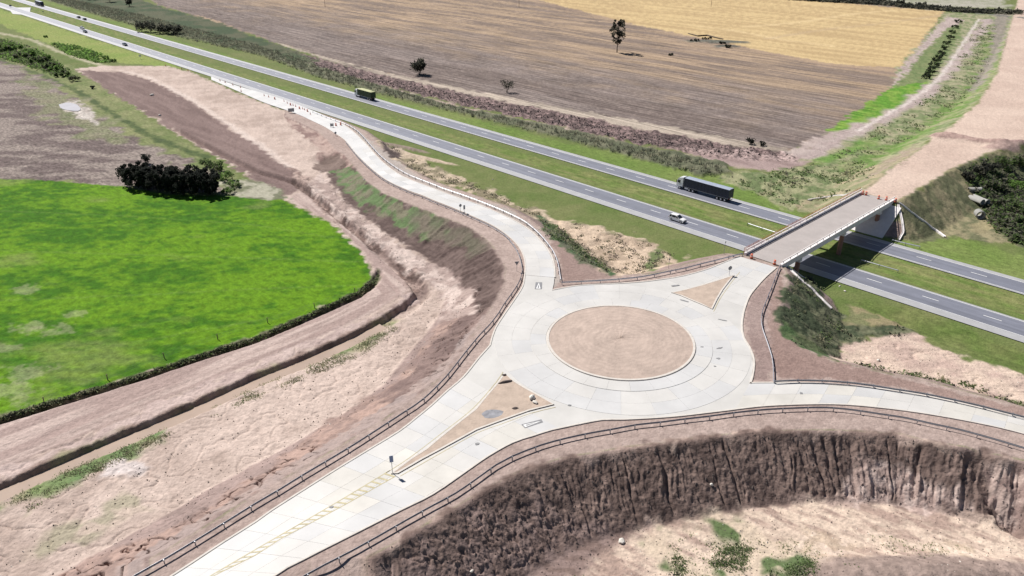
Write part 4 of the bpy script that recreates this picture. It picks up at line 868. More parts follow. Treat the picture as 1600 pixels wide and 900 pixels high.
def lorry(name, label, cab_m, box_m, top_m, L, tractor=True, boxh=2.55, load=False, group=None):
    """front at +x, total length L, ground at z = 0."""
    root = empty(name); tag(root, label, 'truck', group)
    w = 1.25; f = L/2; cl = 2.2
    prof = [(f-cl, 1.0), (f-.05, .55), (f, 1.0), (f-.03, 1.9), (f-.32, 3.05), (f-.75, 3.45), (f-cl, 3.75 if tractor else 3.1), (f-cl, 1.2)]
    P_('cab', prism(prof, -w+.03, w-.03, [0, 0, 0, 0, .1, .16, .2, 0]), cab_m, root, .05)
    P_('windscreen', ([(f+.0, -1.02, 1.95), (f+.0, 1.02, 1.95), (f-.29, .98, 2.98), (f-.29, -.98, 2.98)], [(0, 1, 2, 3)]), 'glass', root)
    for s in (-1, 1):
        P_('side_window', ([(f-.35, s*1.235, 1.95), (f-1.35, s*1.235, 1.95), (f-1.35, s*1.19, 2.75), (f-.5, s*1.17, 2.75)], [(0, 1, 2, 3)]), 'glass', root)
        boxp('mirror', f-.22, f-.08, s*1.38-.09, s*1.38+.09, 2.0, 2.75, 'black_plastic', root, .02)
        boxp('headlight', f-.06, f+.015, s*.95-.2, s*.95+.2, .8, 1.0, 'light_white', root)
    boxp('grille', f-.1, f+.02, -.75, .75, 1.05, 1.75, 'black_plastic', root, .02)
    boxp('bumper', f-.15, f+.07, -1.2, 1.2, .4, .82, cab_m, root, .04)
    boxp('chassis', -f+.3, f-1.0, -.5, .5, .75, 1.05, 'chassis', root)
    x0, x1 = -f, f-cl-(.55 if tractor else .2)
    boxp('cargo_box', x0, x1, -w, w, 1.18, 1.18+boxh, box_m, root, .03)
    if load:
        nx, ny = 16, 5; V = []; F = []
        for i in range(nx):
            for j in range(ny):
                e = math.sin(math.pi*i/(nx-1))**.3*math.sin(math.pi*j/(ny-1))**.5
                V.append((x0+.1+(x1-x0-.2)*i/(nx-1), -w+.08+(2*w-.16)*j/(ny-1), 1.18+boxh-.02+.42*e+random.uniform(0, .07)))
        for i in range(nx-1):
            for j in range(ny-1): F.append((i*ny+j, (i+1)*ny+j, (i+1)*ny+j+1, i*ny+j+1))
        P_('load', (V, F), top_m, root)
    else:
        pr = [(-w, 0), (-w*.5, .10), (0, .14), (w*.5, .10), (w, 0)]; V = []; F = []
        xs = np.linspace(x0+.02, x1-.02, 15)
        for i, X in enumerate(xs):
            for Y, Z in pr: V.append((X, Y*.985, 1.18+boxh+.012+Z*(1 if i % 2 else .75)))
        for i in range(14):
            for j in range(4): F.append((i*5+j, (i+1)*5+j, (i+1)*5+j+1, i*5+j+1))
        P_('tarpaulin', (V, F), top_m, root)
    n = int((x1-x0)/1.15)
    for s in (-1, 1):
        mb = MB()
        for i in range(n+1):
            X = x0+.06+(x1-x0-.12)*i/n; mb.box(X-.04, X+.04, s*(w+.005)-.025, s*(w+.005)+.025, 1.2, 1.16+boxh)
        mb.build('box_ribs', M[box_m], root)['kind'] = 'stuff'
        boxp('side_rail', x0, x1, s*(w+.02)-.02, s*(w+.02)+.02, 1.02, 1.17, 'sign_back', root)
        boxp('tail_light', x0-.03, x0+.02, s*.95-.2, s*.95+.2, .95, 1.1, 'light_red', root)
    if tractor:
        boxp('fuel_tank', f-4.2, f-2.9, .6, 1.15, .45, 1.0, 'chrome', root, .08)
        boxp('tool_box', -1.5, -.2, -1.15, -.65, .5, 1.0, 'sign_back', root, .03)
    boxp('rear_bumper', x0-.05, x0+.08, -1.1, 1.1, .5, .64, 'chassis', root)
    ax = [f-1.25, f-4.6, f-5.85] if tractor else [f-1.25, x0+2.6, x0+1.35]
    if tractor: ax += [x0+1.2, x0+2.45, x0+3.7]
    for i, X in enumerate(ax):
        for s in (-1, 1): wheel(root, X, s*(1.06 if i == 0 else .98), .5, .3 if i == 0 else .5)
    return root
def car(label, body_m, L=4.6, suv=True, group=None):
    root = empty('car'); tag(root, label, 'car', group); f = L/2; w = .9; h = 1.72 if suv else 1.45
    prof = [(-f, .45), (-f+.05, .32), (f-.1, .30), (f, .5), (f-.05, .82), (f-.35, .95), (f-1.25, 1.06), (-f+.12, 1.08), (-f, .9)]
    P_('body', prism(prof, -w, w, [.02, .05, .05, .1, .12, .08, .03, .03, .03]), body_m, root, .05)
    c0, c1, c2, c3 = -f+.1, -f+.42, f-2.25, f-1.25
    cab = [(c0, 1.05), (c1, h-.06), (c2, h), (c3, 1.03)]
    P_('cabin', prism(cab, -w+.06, w-.06, [0, .14, .14, 0]), 'glass', root, .02)
    P_('roof', prism([(c1-.04, h-.03), (c1+.02, h+.03), (c2-.02, h+.05), (c2+.06, h-.01)], -w+.17, w-.17, [0, .05, .05, 0]), body_m, root, .02)
    for s in (-1, 1):
        for xa, xb in ((c0+.02, c1), ((c1+c2)/2-.45, (c1+c2)/2-.45), (c2-.15, c2-.15), (c3, c2)):
            MB().tube([(xa, s*(w-.05), 1.05), (xb, s*(w-.19), h-.01)], .045, 6).build('pillar', M[body_m], root)
        boxp('mirror', c3-.32, c3-.15, s*(w+.06)-.1, s*(w+.06)+.1, 1.0, 1.16, body_m, root, .03)
        boxp('headlight', f-.2, f-.0, s*.62-.2, s*.62+.16, .68, .82, 'light_white', root, .03)
        boxp('tail_light', -f-.015, -f+.08, s*.76-.1, s*.76+.1, .72, 1.02, 'light_red', root, .02)
        for X in (f-.85, -f+.85): wheel(root, X, s*(w-.1), .36 if suv else .32, .24)
    boxp('bumper', f-.12, f+.05, -.8, .8, .34, .56, 'black_plastic', root, .04)
    boxp('grille', f-.05, f+.02, -.42, .42, .6, .78, 'black_plastic', root, .02)
    return root
def copy_tree(o, label=None, group=None, parent=None):
    c = o.copy(); COL.objects.link(c)
    if parent: c.parent = parent
    if label: c['label'] = label
    if group: c['group'] = group
    for ch in list(o.children): copy_tree(ch, parent=c)
    return c
HEAD_NEAR, HEAD_FAR = -.8064, -.8064+math.pi
def place(o, a, b, h, z=.185): X, Y = xy(a, b); o.location = (X, Y, z); o.rotation_euler = (0, 0, h)
def abpx(u, v): X, Y = at(u, v, 0.); return AB(X, Y)
blue = lorry('lorry', 'articulated lorry with white cab and dark blue high sided trailer under a grey tarpaulin', 'white_paint', 'truck_blue', 'tarp_grey', 17.8)
a_, b_ = abpx(1093, 307); place(blue, a_, 186.7, HEAD_FAR)
green = lorry('lorry', 'dark green lorry heaped with pale yellow grain, white cab leading', 'white_paint', 'truck_green', 'load_yellow', 13.0, False, 2.5, True)
a_, b_ = abpx(561, 156); place(green, a_, 186.6, HEAD_FAR)
far_l = copy_tree(blue, 'tiny dark lorry with a pale top, farthest vehicle at the upper left edge'); a_, b_ = abpx(36, 11); place(far_l, a_, 187, HEAD_FAR)
suv = car('white estate car passing the long lorry on the near carriageway', 'white_paint', 4.7, True)
a_, b_ = abpx(1057, 347); place(suv, a_, 163.4, HEAD_NEAR)
dark = car('dark car ahead of another on the distant far carriageway', 'dark_paint', 4.5, False, 'distant cars'); a_, b_ = abpx(107, 30); place(dark, a_, 184.2, HEAD_FAR)
c2_ = copy_tree(dark, 'dark car following close behind another on the distant far carriageway', 'distant cars'); a_, b_ = abpx(117, 33); place(c2_, a_, 183.8, HEAD_FAR)
c3_ = copy_tree(dark, 'small dark car in the outer lane below the distant white car', 'distant cars'); a_, b_ = abpx(116, 53); place(c3_, a_, 162.9, HEAD_NEAR)
c4_ = copy_tree(dark, 'lone small dark car on the near carriageway left of the worksite', 'distant cars'); a_, b_ = abpx(180, 73.5); place(c4_, a_, 162.4, HEAD_NEAR)
c5_ = copy_tree(suv, 'tiny white car in the inner lane far up the near carriageway', 'distant cars'); a_, b_ = abpx(116, 47); place(c5_, a_, 166.9, HEAD_NEAR)

# ------------------------------------------------------------------ signs, drums, cones, boards
def on(u, v): return hit([(u, v)])[0]
def zat(p): return float(zground(p[0], p[1])[0])
def roadz(p):
    return ZR+.06
def sign(px, h, kind, label, face, z=None, size=.75, m='sign_back'):
    p = on(*px); z0 = zat(p) if z is None else z
    root = empty('road_sign', (p[0], p[1], z0), face); tag(root, label, 'road sign')
    mb = MB(); mb.tube([(0, 0, -.4), (0, 0, h)], .045, 8); mb.build('pole', M['galv_dark'], root)
    y0, y1 = -.07, -.045
    if kind == 'disc': ring_ = [(size/2*math.cos(t), h-size/2+size/2*math.sin(t)) for t in np.linspace(0, 2*math.pi, 21)[:-1]]
    elif kind == 'tri': ring_ = [(0, h-size*.95), (size*.55, h), (-size*.55, h)]
    elif kind == 'tall': ring_ = [(-size*.3, h-size*1.25), (size*.3, h-size*1.25), (size*.3, h), (-size*.3, h)]
    else: ring_ = [(-size/2, h-size*.7), (size/2, h-size*.7), (size/2, h), (-size/2, h)]
    P_('sign_panel', prism(ring_, y0, y1), m, root, 0); return root
sign((613.5,741), 2.9, 'tall', 'tall blue grey keep-side sign on the nose of the long splitter island', R(15), ZR+.17, .85, 'sign_blue')
sign((1139,431), 2.0, 'disc', 'round grey sign at the bridge end tip of the small splitter island', R(20), ZR+.17, .9)
sign((719.5,331.5), 2.2, 'disc', 'round grey sign on the ramp edge, left one of a pair', R(35), None, .8)
sign((725.5,334), 2.3, 'tall', 'narrow dark sign on the ramp edge, right one of a pair', R(35), None, .9)
sign((807.5,424.5), 2.3, 'tri', 'inverted triangle sign standing behind the rail where the ramp meets the roundabout', R(10), None, .95)
sign((1131,397), 3.0, 'plate', 'slim sign post in the grass beside the motorway near the bridge', R(50), None, .5)
sign((1044.5,420), 2.4, 'plate', 'slim sign post at the edge of the pale scrub behind the rail', R(50), None, .4)
sign((524.5,212), 1.5, 'disc', 'small dark round sign at the start of the ramp guard rail', R(40), None, .9)
sign((220,93), 2.4, 'plate', 'small pale sign in the verge far up the motorway', R(40), None, 1.3, 'sign_white')
sign((17,12), 2.2, 'plate', 'dark sign in the median near the far crossover', R(40), None, 1.8)
sign((68,20.5), 1.6, 'plate', 'little dark marker beyond the far crossover', R(40), None, 1.0)
def drum(label, group, par=None):
    o = empty('traffic_drum'); tag(o, label, 'traffic drum', group)
    mb = MB(); mb.tube([(0, 0, 0), (0, 0, .06)], .36, 14); mb.build('base', M['rubber'], o)
    mb = MB(); mb.tube([(0, 0, .06), (0, 0, .40), (0, 0, .42), (0, 0, .70), (0, 0, .72), (0, 0, .98), (0, 0, 1.02)], [.30, .29, .28, .26, .27, .25, .2], 14); mb.build('body', M['orange'], o)
    mb = MB(); mb.tube([(0, 0, .44), (0, 0, .56)], .287, 14); mb.build('band', M['sign_white'], o)
    mb = MB(); mb.tube([(0, 0, .80), (0, 0, .90)], .27, 14); mb.build('band', M['sign_white'], o)
    return o
G_D = 'orange drums closing the roads'
d0 = None
BZ = ZR+.06
for (u, v, z_, lb) in ((1174,403.5,BZ,'orange drum near the left corner of the near bridge end'), (1210,413,BZ,'orange drum near the right corner of the near bridge end'),
    (1347.5,304,BZ,'leftmost orange drum across the far bridge end'), (1353,305,BZ,'second orange drum from the left across the far bridge end'), (1372.5,311,BZ,'middle orange drum across the far bridge end'),
    (1384.5,313,BZ,'fourth orange drum from the left across the far bridge end'), (1399,316,BZ,'orange drum at the right corner of the far bridge end'),
    (525,197,None,'orange drum in the middle of the closed ramp beside a striped board'), (532.5,196,None,'orange drum closest to the motorway side of the closed ramp'),
    (429.5,156.5,None,'lone orange drum on the white exit taper'), (454,165,None,'orange drum above the large striped board'), (468,170.5,None,'orange drum between the striped board and the rail end'), (480.5,175,None,'orange drum at the tip of the ramp guard rail')):
    if z_ is None: p = on(u, v); zz = max(zat(p), .18) if u < 500 else float(zroad(p[0], p[1]))+.07
    else: p = np.array(at(u, v, z_)); zz = z_
    if d0 is None: d0 = drum(lb, G_D); o = d0
    else: o = copy_tree(d0, lb, G_D)
    o.location = (p[0], p[1], zz)
def cone(label, group):
    o = empty('traffic_cone'); tag(o, label, 'traffic cone', group)
    MB().box(-.2, .2, -.2, .2, 0, .05).build('base', M['rubber'], o)
    mb = MB(); mb.tube([(0, 0, .05), (0, 0, .85)], [.16, .03], 12); b_ = mb.build('body', M['orange'], o)
    mb = MB(); mb.tube([(0, 0, .42), (0, 0, .58)], [.105, .075], 12); mb.build('band', M['sign_white'], b_)
    return o
k0 = None
for ci, (u, v) in enumerate(((259,104),(284,109),(294,111.5),(344,127.5),(352,130),(364,134),(376,138),(377,144),(413,151),(420,153),(444,160),(449,162),(458,165.5),(462,167),(473,171),(476,172.5),(485,179))):
    p = on(u, v); lb = f'small orange traffic cone on the exit taper, {ORD[ci]} in its row from the far end'
    o = cone(lb, 'cones along the exit taper') if k0 is None else copy_tree(k0, lb)
    k0 = k0 or o; o.location = (p[0], p[1], max(zat(p), .185)); o.scale = (1.3, 1.3, 1.3)
def board(px, w, h, label, rz, n=6):
    p = on(*px); o = empty('barrier_board', (p[0], p[1], float(zroad(*p))+.07), rz); tag(o, label, 'barrier')
    for s in (-1, 1):
        MB().box(s*w*.4-.04, s*w*.4+.04, -.04, .04, 0, h+.1).build('leg', M['galv_dark'], o); MB().box(s*w*.4-.05, s*w*.4+.05, -.4, .4, 0, .06).build('foot', M['rubber'], o)
    b_ = MB().box(-w/2, w/2, -.08, -.041, h*.25, h).build('board', M['sign_white'], o)
    for i in range(n):
        x0 = -w/2+w*i/n; V = [(x0, -.084, h*.25), (x0+w/n*.5, -.084, h*.25), (x0+w/n, -.084, h), (x0+w/n*.5, -.084, h)]; V += [(a, -.08, c) for a, _, c in V]
        P_('stripe', (V, [(0, 1, 2, 3), (7, 6, 5, 4), (0, 4, 5, 1), (1, 5, 6, 2), (2, 6, 7, 3), (3, 7, 4, 0)]), 'black_plastic', b_)
board((455.5,177), 2.4, 1.9, 'large striped barrier board on legs at the edge of the white taper', R(20))
board((519,199.5), 1.3, 1.5, 'smaller striped barrier board standing across the closed ramp', R(5), 4)

# ------------------------------------------------------------------ poles, fence, pipes, rocks
pp0 = None
for (u, v, lb) in ((508,11,'utility pole in the stubble field, left of three'), (811,11.5,'utility pole where the stubble meets the golden field'), (1111,10.5,'utility pole standing in the golden field'), (1403,7,'pale utility pole by the hedge at the top right')):
    p = on(u, v)
    if pp0 is None:
        o = empty('utility_pole'); mb = MB(); mb.tube([(0, 0, -.5), (0, 0, 9.5)], [.17, .11], 10); mb.build('shaft', M['wood'], o)
        MB().box(-1.1, 1.1, -.06, .06, 8.7, 8.85).build('crossarm', M['wood'], o)
        for s in (-1, -.35, .35, 1): mb = MB(); mb.tube([(s, 0, 8.85), (s, 0, 9.05)], .05, 6); mb.build('insulator', M['sign_white'], o)
        pp0 = o; tag(o, lb, 'utility pole', 'utility poles across the fields')
    else: o = copy_tree(pp0, lb)
    o.location = (p[0], p[1], zat(p)); o.rotation_euler = (0, 0, R(40))
fpx = [(-40,670),(49,638),(147,603),(237,568),(321,538),(397,512),(480,487),(555,458)]
FP = hit(fpx); FP = smooth_line(FP, 2.); S = np.array(arclen(FP[:, 0], FP[:, 1])); n = int(S[-1]/9.3)
fence = empty('wire_fence', (FP[0][0], FP[0][1], 0)); tag(fence, 'post and wire fence along the near edge of the bright green field', 'fence')
tops = []
fm = MB().tube([(0, 0, -.4), (0, 0, 1.25)], .085, 7).mesh('post', M['wood'])
for i in range(n+1):
    q = [np.interp(S[-1]*i/n, S, FP[:, k]) for k in (0, 1)]; zz = float(zground(*q)[0]); inst('post', fm, fence, (q[0]-FP[0][0], q[1]-FP[0][1], zz), (random.uniform(-.05, .05), random.uniform(-.05, .05), 0)); tops.append((q[0]-FP[0][0], q[1]-FP[0][1], zz))
for hh in (.35, .65, .95, 1.2):
    mb = MB(); mb.tube([(a, b, c+hh) for a, b, c in tops], .012, 4); mb.build('wire', M['galv_dark'], fence)
def pipe(p0, p1, r, label, z=None, group=None):
    A, B = on(*p0), on(*p1); d = B-A; L = float(np.linalg.norm(d)); z0 = zat((A+B)/2) if z is None else z
    o = empty('concrete_pipe', (A[0], A[1], z0+r), math.atan2(d[1], d[0])); tag(o, label, 'pipe', group)
    n = 20; V = []; F = []
    for X, rr_ in ((0, r), (L-.25, r), (L-.24, r*1.12), (L, r*1.12), (L, r*.8), (0, r*.8)):
        V += [(X, rr_*math.cos(2*math.pi*k/n), rr_*math.sin(2*math.pi*k/n)) for k in range(n)]
    for i in range(6):
        j = (i+1) % 6
        for k in range(n): F.append((i*n+k, i*n+(k+1) % n, j*n+(k+1) % n, j*n+k))
    obj('barrel', V, [tuple(reversed(f)) for f in F], M['pipe_concrete'], o, True)
pipe((1515,308), (1533,326), .75, 'pale concrete culvert pipe lying in the scrub, left of a touching pair')
pipe((1521,306), (1541,325), .75, 'pale concrete culvert pipe lying in the scrub, right of a touching pair')
pipe((1513,297), (1531,303.5), .6, 'grey concrete pipe half hidden behind the touching pair')
pipe((1526,338), (1531,343), 1.05, 'short wide pipe section with a dark open mouth below the pipe pair')
def rock_me(seed, sx=1, sy=1, sz=.7, name='rock'):
    bm = bmesh.new(); bmesh.ops.create_icosphere(bm, subdivisions=2, radius=1); rg = random.Random(seed)
    ph = [Vector((rg.uniform(-1, 1), rg.uniform(-1, 1), rg.uniform(-1, 1))).normalized() for _ in range(9)]
    for v in bm.verts:
        for q in ph:
            d = v.co.normalized().dot(q)
            if d > .72: v.co -= q*(d-.72)*.9
        v.co.x *= sx; v.co.y *= sy; v.co.z *= sz
    me_ = bpy.data.meshes.new(name); bm.to_mesh(me_); bm.free(); me_.materials.append(M['rock']); return me_
rms = [rock_me(i, random.uniform(.8, 1.2), random.uniform(.8, 1.2), random.uniform(.6, .8)) for i in range(4)]
for i, (u, v, s, zz, lb) in enumerate(((831.5,623,.62,ZR+.17,'large white concrete lump on the splitter island tip'), (836,629.5,.42,ZR+.17,'smaller pale lump lying just below the large white one on the splitter island'),
    (971,847,.55,None,'white boulder at the foot of the eroded pit slope'), (1112,757,.32,None,'small white stone caught halfway down the dark pit slope'), (737,893,.28,None,'tiny pale stone in the left part of the pit slope'),
    (569,281.5,.3,None,'white stone in the grass above the ramp'), (770,281.5,.28,None,'white stone on the mown verge right of the ramp'), (1312,448.5,.3,None,'white stone nearer the bridge shadow on the verge'), (1320,456,.3,None,'white stone farther from the bridge shadow on the verge'),
    (238,149.5,.9,None,'pale lump on the dark haul track'), (250,181,.7,None,'pale lump at the dark edge of the haul track'), (1372,565,.35,None,'pale stone on the bare slope above the right hand road'))):
    p = on(u, v) if zz is None else np.array(at(u, v, zz)); o = inst('rock', rms[i % 4], None, (p[0], p[1], (zat(p) if zz is None else zz)+s*.35), (0, 0, random.uniform(0, 6)), (s, s, s)); tag(o, lb, 'rock')
# grey ash patch and dark soil heaps on the splitter island
ash = smooth_line([at(u, v, ZR+.175) for u, v in ((752,647),(760,641),(775,640),(787,643),(784,648),(772,653),(758,653),(752,647))], .6)
sheet('ash_patch', [tuple(p) for p in ash[:-1]], ZR+.178, mat('ash', (.25, .25, .27), .95, noise=(1.2, .4)), None, 'structure')
for (u, v, sx, sy, sz, rz_, lb) in ((789,597,1.3,.35,.35,.3,'dark ridge of soil across the top of the long splitter island'), (788,586,.4,.3,.3,0,'dark clod right at the upper tip of the long splitter island'), (805,638,.55,.3,.22,0,'low dark clod near the middle of the long splitter island')):
    p = at(u, v, ZR+.17); mm = rock_me(int(u), sx, sy, sz, 'soil_heap'); mm.materials[0] = M['clod']; o = inst('soil_heap', mm, None, (p[0], p[1], ZR+.2), (0, 0, rz_)); tag(o, lb, 'soil heap')

# ------------------------------------------------------------------ vegetation
def rs(n): return np.random.RandomState(n)
def tris_mesh(name, T, m, idx=None):
    """(n,3,3) triangle soup to a mesh."""
    n = len(T); me_ = bpy.data.meshes.new(name)
    me_.vertices.add(n*3); me_.vertices.foreach_set('co', np.asarray(T, np.float32).ravel())
    me_.loops.add(n*3); me_.loops.foreach_set('vertex_index', np.arange(n*3, dtype=np.int32))
    me_.polygons.add(n); me_.polygons.foreach_set('loop_start', np.arange(n, dtype=np.int32)*3); me_.polygons.foreach_set('loop_total', np.full(n, 3, np.int32))
    for q in (m if isinstance(m, (list, tuple)) else [m]): me_.materials.append(q)
    if idx is not None: me_.polygons.foreach_set('material_index', np.asarray(idx, np.int32))
    me_.update(calc_edges=True); return me_
def leaves(C, size, r, up=.3):
    """a leaf triangle of random orientation at every centre."""
    n = len(C); d = r.normal(size=(n, 3)); d[:, 2] *= .7; d /= np.linalg.norm(d, axis=1)[:, None]
    e = r.normal(size=(n, 3)); e -= (e*d).sum(1)[:, None]*d; e /= np.linalg.norm(e, axis=1)[:, None]
    s = (size*r.uniform(.6, 1.4, n))[:, None]
    return np.stack([C-d*s*.5-e*s*.45, C-d*s*.3+e*s*.5, C+d*s*.75+e*s*.05], 1)
def blob(centers, radii, n, size, r, shell=.55):
    """leaves spread through clumps, denser towards each clump's skin."""
    k = r.randint(0, len(centers), n); d = r.normal(size=(n, 3)); d /= np.linalg.norm(d, axis=1)[:, None]
    q = (shell+(1-shell)*r.uniform(0, 1, n))[:, None]*r.uniform(.5, 1.08, n)[:, None]
    C = np.asarray(centers)[k]+d*q*np.asarray(radii)[k][:, None]
    return leaves(C, size, r)
def blades(P, h, w, r, n=5, lean=.35):
    """grass clumps: n upright blades at every point."""
    P = np.repeat(P, n, 0); N = len(P); hh = np.repeat(h, n)*r.uniform(.6, 1.15, N) if hasattr(h, '__len__') else h*r.uniform(.6, 1.15, N)
    an = r.uniform(0, 6.283, N); off = r.normal(size=(N, 2))*np.asarray(w)*1.3
    B = P.copy(); B[:, :2] += off; wv = np.stack([np.cos(an), np.sin(an), 0*an], 1)*w*.5
    t = B.copy(); t[:, 2] += hh; t[:, :2] += r.normal(size=(N, 2))*lean*hh[:, None]
    return np.stack([B-wv, B+wv, t], 1)
def scatter(px, n, seed, zoff=-.03, mask=None):
    """n random points inside a traced patch of ground."""
    P = hit(px); r = rs(seed); lo, hi = P.min(0), P.max(0); out = np.zeros((0, 2))
    while len(out) < n:
        q = r.uniform(lo, hi, (n*2, 2)); q = q[poly_sd(P[:, 0], P[:, 1], q[:, 0], q[:, 1]) < 0]
        if mask: q = q[fbm(q[:, 0], q[:, 1], mask[0], 3, seed) > mask[1]]
        out = np.vstack([out, q])
    out = out[:n]; return np.c_[out, zground(out[:, 0], out[:, 1])+zoff]
def stuff(name, T, mats, label, idx=None, cat=None):
    o = link(bpy.data.objects.new(name, tris_mesh(name, T, mats, idx))); o['kind'] = 'stuff'
    tag(o, label, cat or name.replace('_', ' ')); return o
REED_N = [(20,-12),(60,-4),(110,12),(200,38),(300,64),(400,86),(500,123),(590,147),(700,174),(790,196),(900,224),(1015,254),(1100,277),(1136,272),(1130,262),(1060,246),(990,234),(900,211),(800,190),(700,168),(600,139),(500,107),(400,72),(300,46),(200,20),(120,2),(80,-14)]
r = rs(3); Pn = scatter(REED_N, 6500, 3); 
Tn = blades(Pn, r.uniform(.7, 1.5, len(Pn)), .28, r, 5, .25)
stuff('reeds', Tn, [M['reed'], M['leaf_grey'], M['reed_pale']], 'long strip of dark grey green reeds beyond the far carriageway', np.repeat(r.choice(3, len(Pn), p=[.62, .33, .05]), 5))
Pn = scatter([(-80,822),(0,788),(60,759),(130,724),(200,694),(270,662),(330,636),(400,606),(440,590),(500,567),(560,541),(612,505),(622,512),(570,552),(500,582),(440,606),(400,622),(330,652),(270,680),(200,714),(130,750),(60,788),(0,815),(-80,850)], 1500, 5, mask=(3, .48))
r = rs(6); Tn = leaves(np.repeat(Pn, 7, 0)+r.normal(size=(len(Pn)*7, 3))*[.42, .42, .05]+[0, 0, .05], .18, r)
stuff('weeds', Tn, [M['weed'], M['leaf_green'], M['reed_pale']], 'green and straw coloured weeds along the muddy drainage ditch', np.repeat(r.choice(3, len(Pn), p=[.45, .08, .47]), 7))
Pn = np.vstack([scatter([(1050,868),(1130,848),(1200,862),(1262,880),(1285,905),(1060,920)], 700, 7, mask=(4, .5)), scatter([(1400,840),(1000,835),(900,900),(1300,905),(1560,870)], 160, 8, mask=(5, .5))])
r = rs(9); Tn = leaves(np.repeat(Pn, 8, 0)+r.normal(size=(len(Pn)*8, 3))*[.42, .42, .05]+[0, 0, .06], .17, r)
stuff('weeds', Tn, [M['leaf_green'], M['leaf_dark'], M['weed']], 'patch of green weeds on the floor of the borrow pit', np.repeat(r.choice(3, len(Pn), p=[.5, .1, .4]), 8))
Pn = np.vstack([scatter([(1234,432),(1262,430),(1300,480),(1330,507),(1400,507),(1425,522),(1390,530),(1320,538),(1295,556),(1245,538),(1225,522),(1216,500),(1222,470)], 90, 11, mask=(3, .55)),
                scatter([(840,338),(862,346),(890,372),(918,396),(945,416),(958,428),(925,418),(900,402),(872,380),(850,360)], 260, 12, mask=(3, .45)),
                scatter([(1330,566),(1370,578),(1420,588),(1470,598),(1530,614),(1600,636),(1600,628),(1530,606),(1470,590),(1420,580),(1370,570)], 120, 13, mask=(3, .5))])
r = rs(14); Tn = leaves(np.repeat(Pn, 8, 0)+r.normal(size=(len(Pn)*8, 3))*[.5, .5, .12]+[0, 0, .14], .36, r)
stuff('scrub', Tn, [M['leaf_dark'], M['leaf_green'], M['weed'], M['reed_pale']], 'low dark green scrub on the embankment slopes near the bridge', np.repeat(r.choice(4, len(Pn), p=[.22, .3, .3, .18]), 8))
Pn = np.vstack([scatter([(856,344),(900,350),(950,362),(1010,382),(1055,402),(1010,424),(962,428),(925,412),(890,384)], 330, 15, mask=(3, .5)), scatter([(600,222),(720,282),(800,314),(860,340),(840,342),(780,314),(700,290),(640,264)], 240, 16, mask=(3, .5))])
r = rs(17); Tn = leaves(np.repeat(Pn, 7, 0)+r.normal(size=(len(Pn)*7, 3))*[.4, .4, .1]+[0, 0, .1], .32, r)
stuff('dry_clumps', Tn, [M['leaf_grey'], M['reed_pale'], M['clod']], 'dark and straw clumps on the pale strip between ramp and motorway', np.repeat(r.choice(3, len(Pn), p=[.4, .35, .25]), 7), 'dry clumps')
Pn = np.vstack([scatter([(1138,272),(1200,270),(1290,258),(1345,250),(1395,260),(1340,296),(1280,316),(1235,326),(1180,300)], 190, 18, mask=(5, .5)), scatter([(1556,40),(1540,100),(1505,160),(1450,200),(1380,240),(1300,256),(1290,250),(1390,190),(1470,140),(1500,90),(1530,40)], 330, 19, mask=(6, .5))])
r = rs(20); Tn = leaves(np.repeat(Pn, 8, 0)+r.normal(size=(len(Pn)*8, 3))*[1.1, 1.1, .12]+[0, 0, .15], .6, r)
stuff('scrub', Tn, [M['leaf_green'], M['leaf_grey'], M['weed'], M['reed_pale']], 'rough green scrub between the ploughed field and the dirt approach', np.repeat(r.choice(4, len(Pn), p=[.3, .1, .4, .2]), 8))
Pn = scatter([(1502,272),(1545,247),(1640,245),(1700,300),(1700,395),(1592,384),(1548,352),(1545,330),(1522,305)], 1300, 21, mask=(5, .42))
r = rs(22); Tn = leaves(np.repeat(Pn, 9, 0)+r.normal(size=(len(Pn)*9, 3))*[.8, .8, .35]+[0, 0, .5], .7, r)
stuff('undergrowth', Tn, [M['leaf_dark'], M['leaf_grey'], M['leaf_green']], 'dark undergrowth filling the thicket at the right edge', np.repeat(r.choice(3, len(Pn), p=[.15, .45, .4]), 9))
# loose soil lumps on the bare earth
lr = rs(30); base_l = np.array([[(1, 0, -.3), (-.5, .87, -.3), (0, 0, .7)], [(-.5, .87, -.3), (-.5, -.87, -.3), (0, 0, .7)], [(-.5, -.87, -.3), (1, 0, -.3), (0, 0, .7)]])
def lumps(px, n, seed, s0, s1, label, mats, p):
    Q = scatter(px, n, seed, .0); r = rs(seed+1); sz = r.uniform(0, 1, n)**3*(s1-s0)+s0; an = r.uniform(0, 6.28, n); ca, sa = np.cos(an), np.sin(an)
    T = np.repeat(base_l[None], n, 0)*r.uniform(.6, 1.3, (n, 1, 1, 3)); X = T[..., 0]*ca[:, None, None]-T[..., 1]*sa[:, None, None]; Y = T[..., 0]*sa[:, None, None]+T[..., 1]*ca[:, None, None]
    T = np.stack([X, Y, T[..., 2]], -1)*sz[:, None, None, None]+Q[:, None, None, :]
    stuff('soil_lumps', T.reshape(-1, 3, 3), mats, label, np.repeat(r.choice(len(mats), n, p=p), 3))
lumps([(880,915),(940,858),(1000,824),(1200,790),(1400,796),(1540,815),(1640,845),(1640,915)], 1500, 31, .03, .2, 'small clods strewn over the pale floor of the borrow pit', [M['clod'], M['rock']], [.8, .2])
lumps([(500,270),(560,335),(640,395),(690,430),(735,470),(690,560),(560,640),(400,740),(180,880),(0,890),(0,830),(300,680),(560,560),(640,470),(540,350)], 2600, 33, .04, .26, 'small clods strewn over the pale earthworks west of the junction', [M['clod'], M['rock']], [.75, .25])
lumps([(520,905),(600,862),(760,768),(950,708),(1175,678),(1400,681),(1600,726),(1600,835),(1450,795),(1200,783),(990,820),(890,905)], 2600, 35, .05, .28, 'clods caught on the eroded face of the pit slope', [M['clod']], [1])
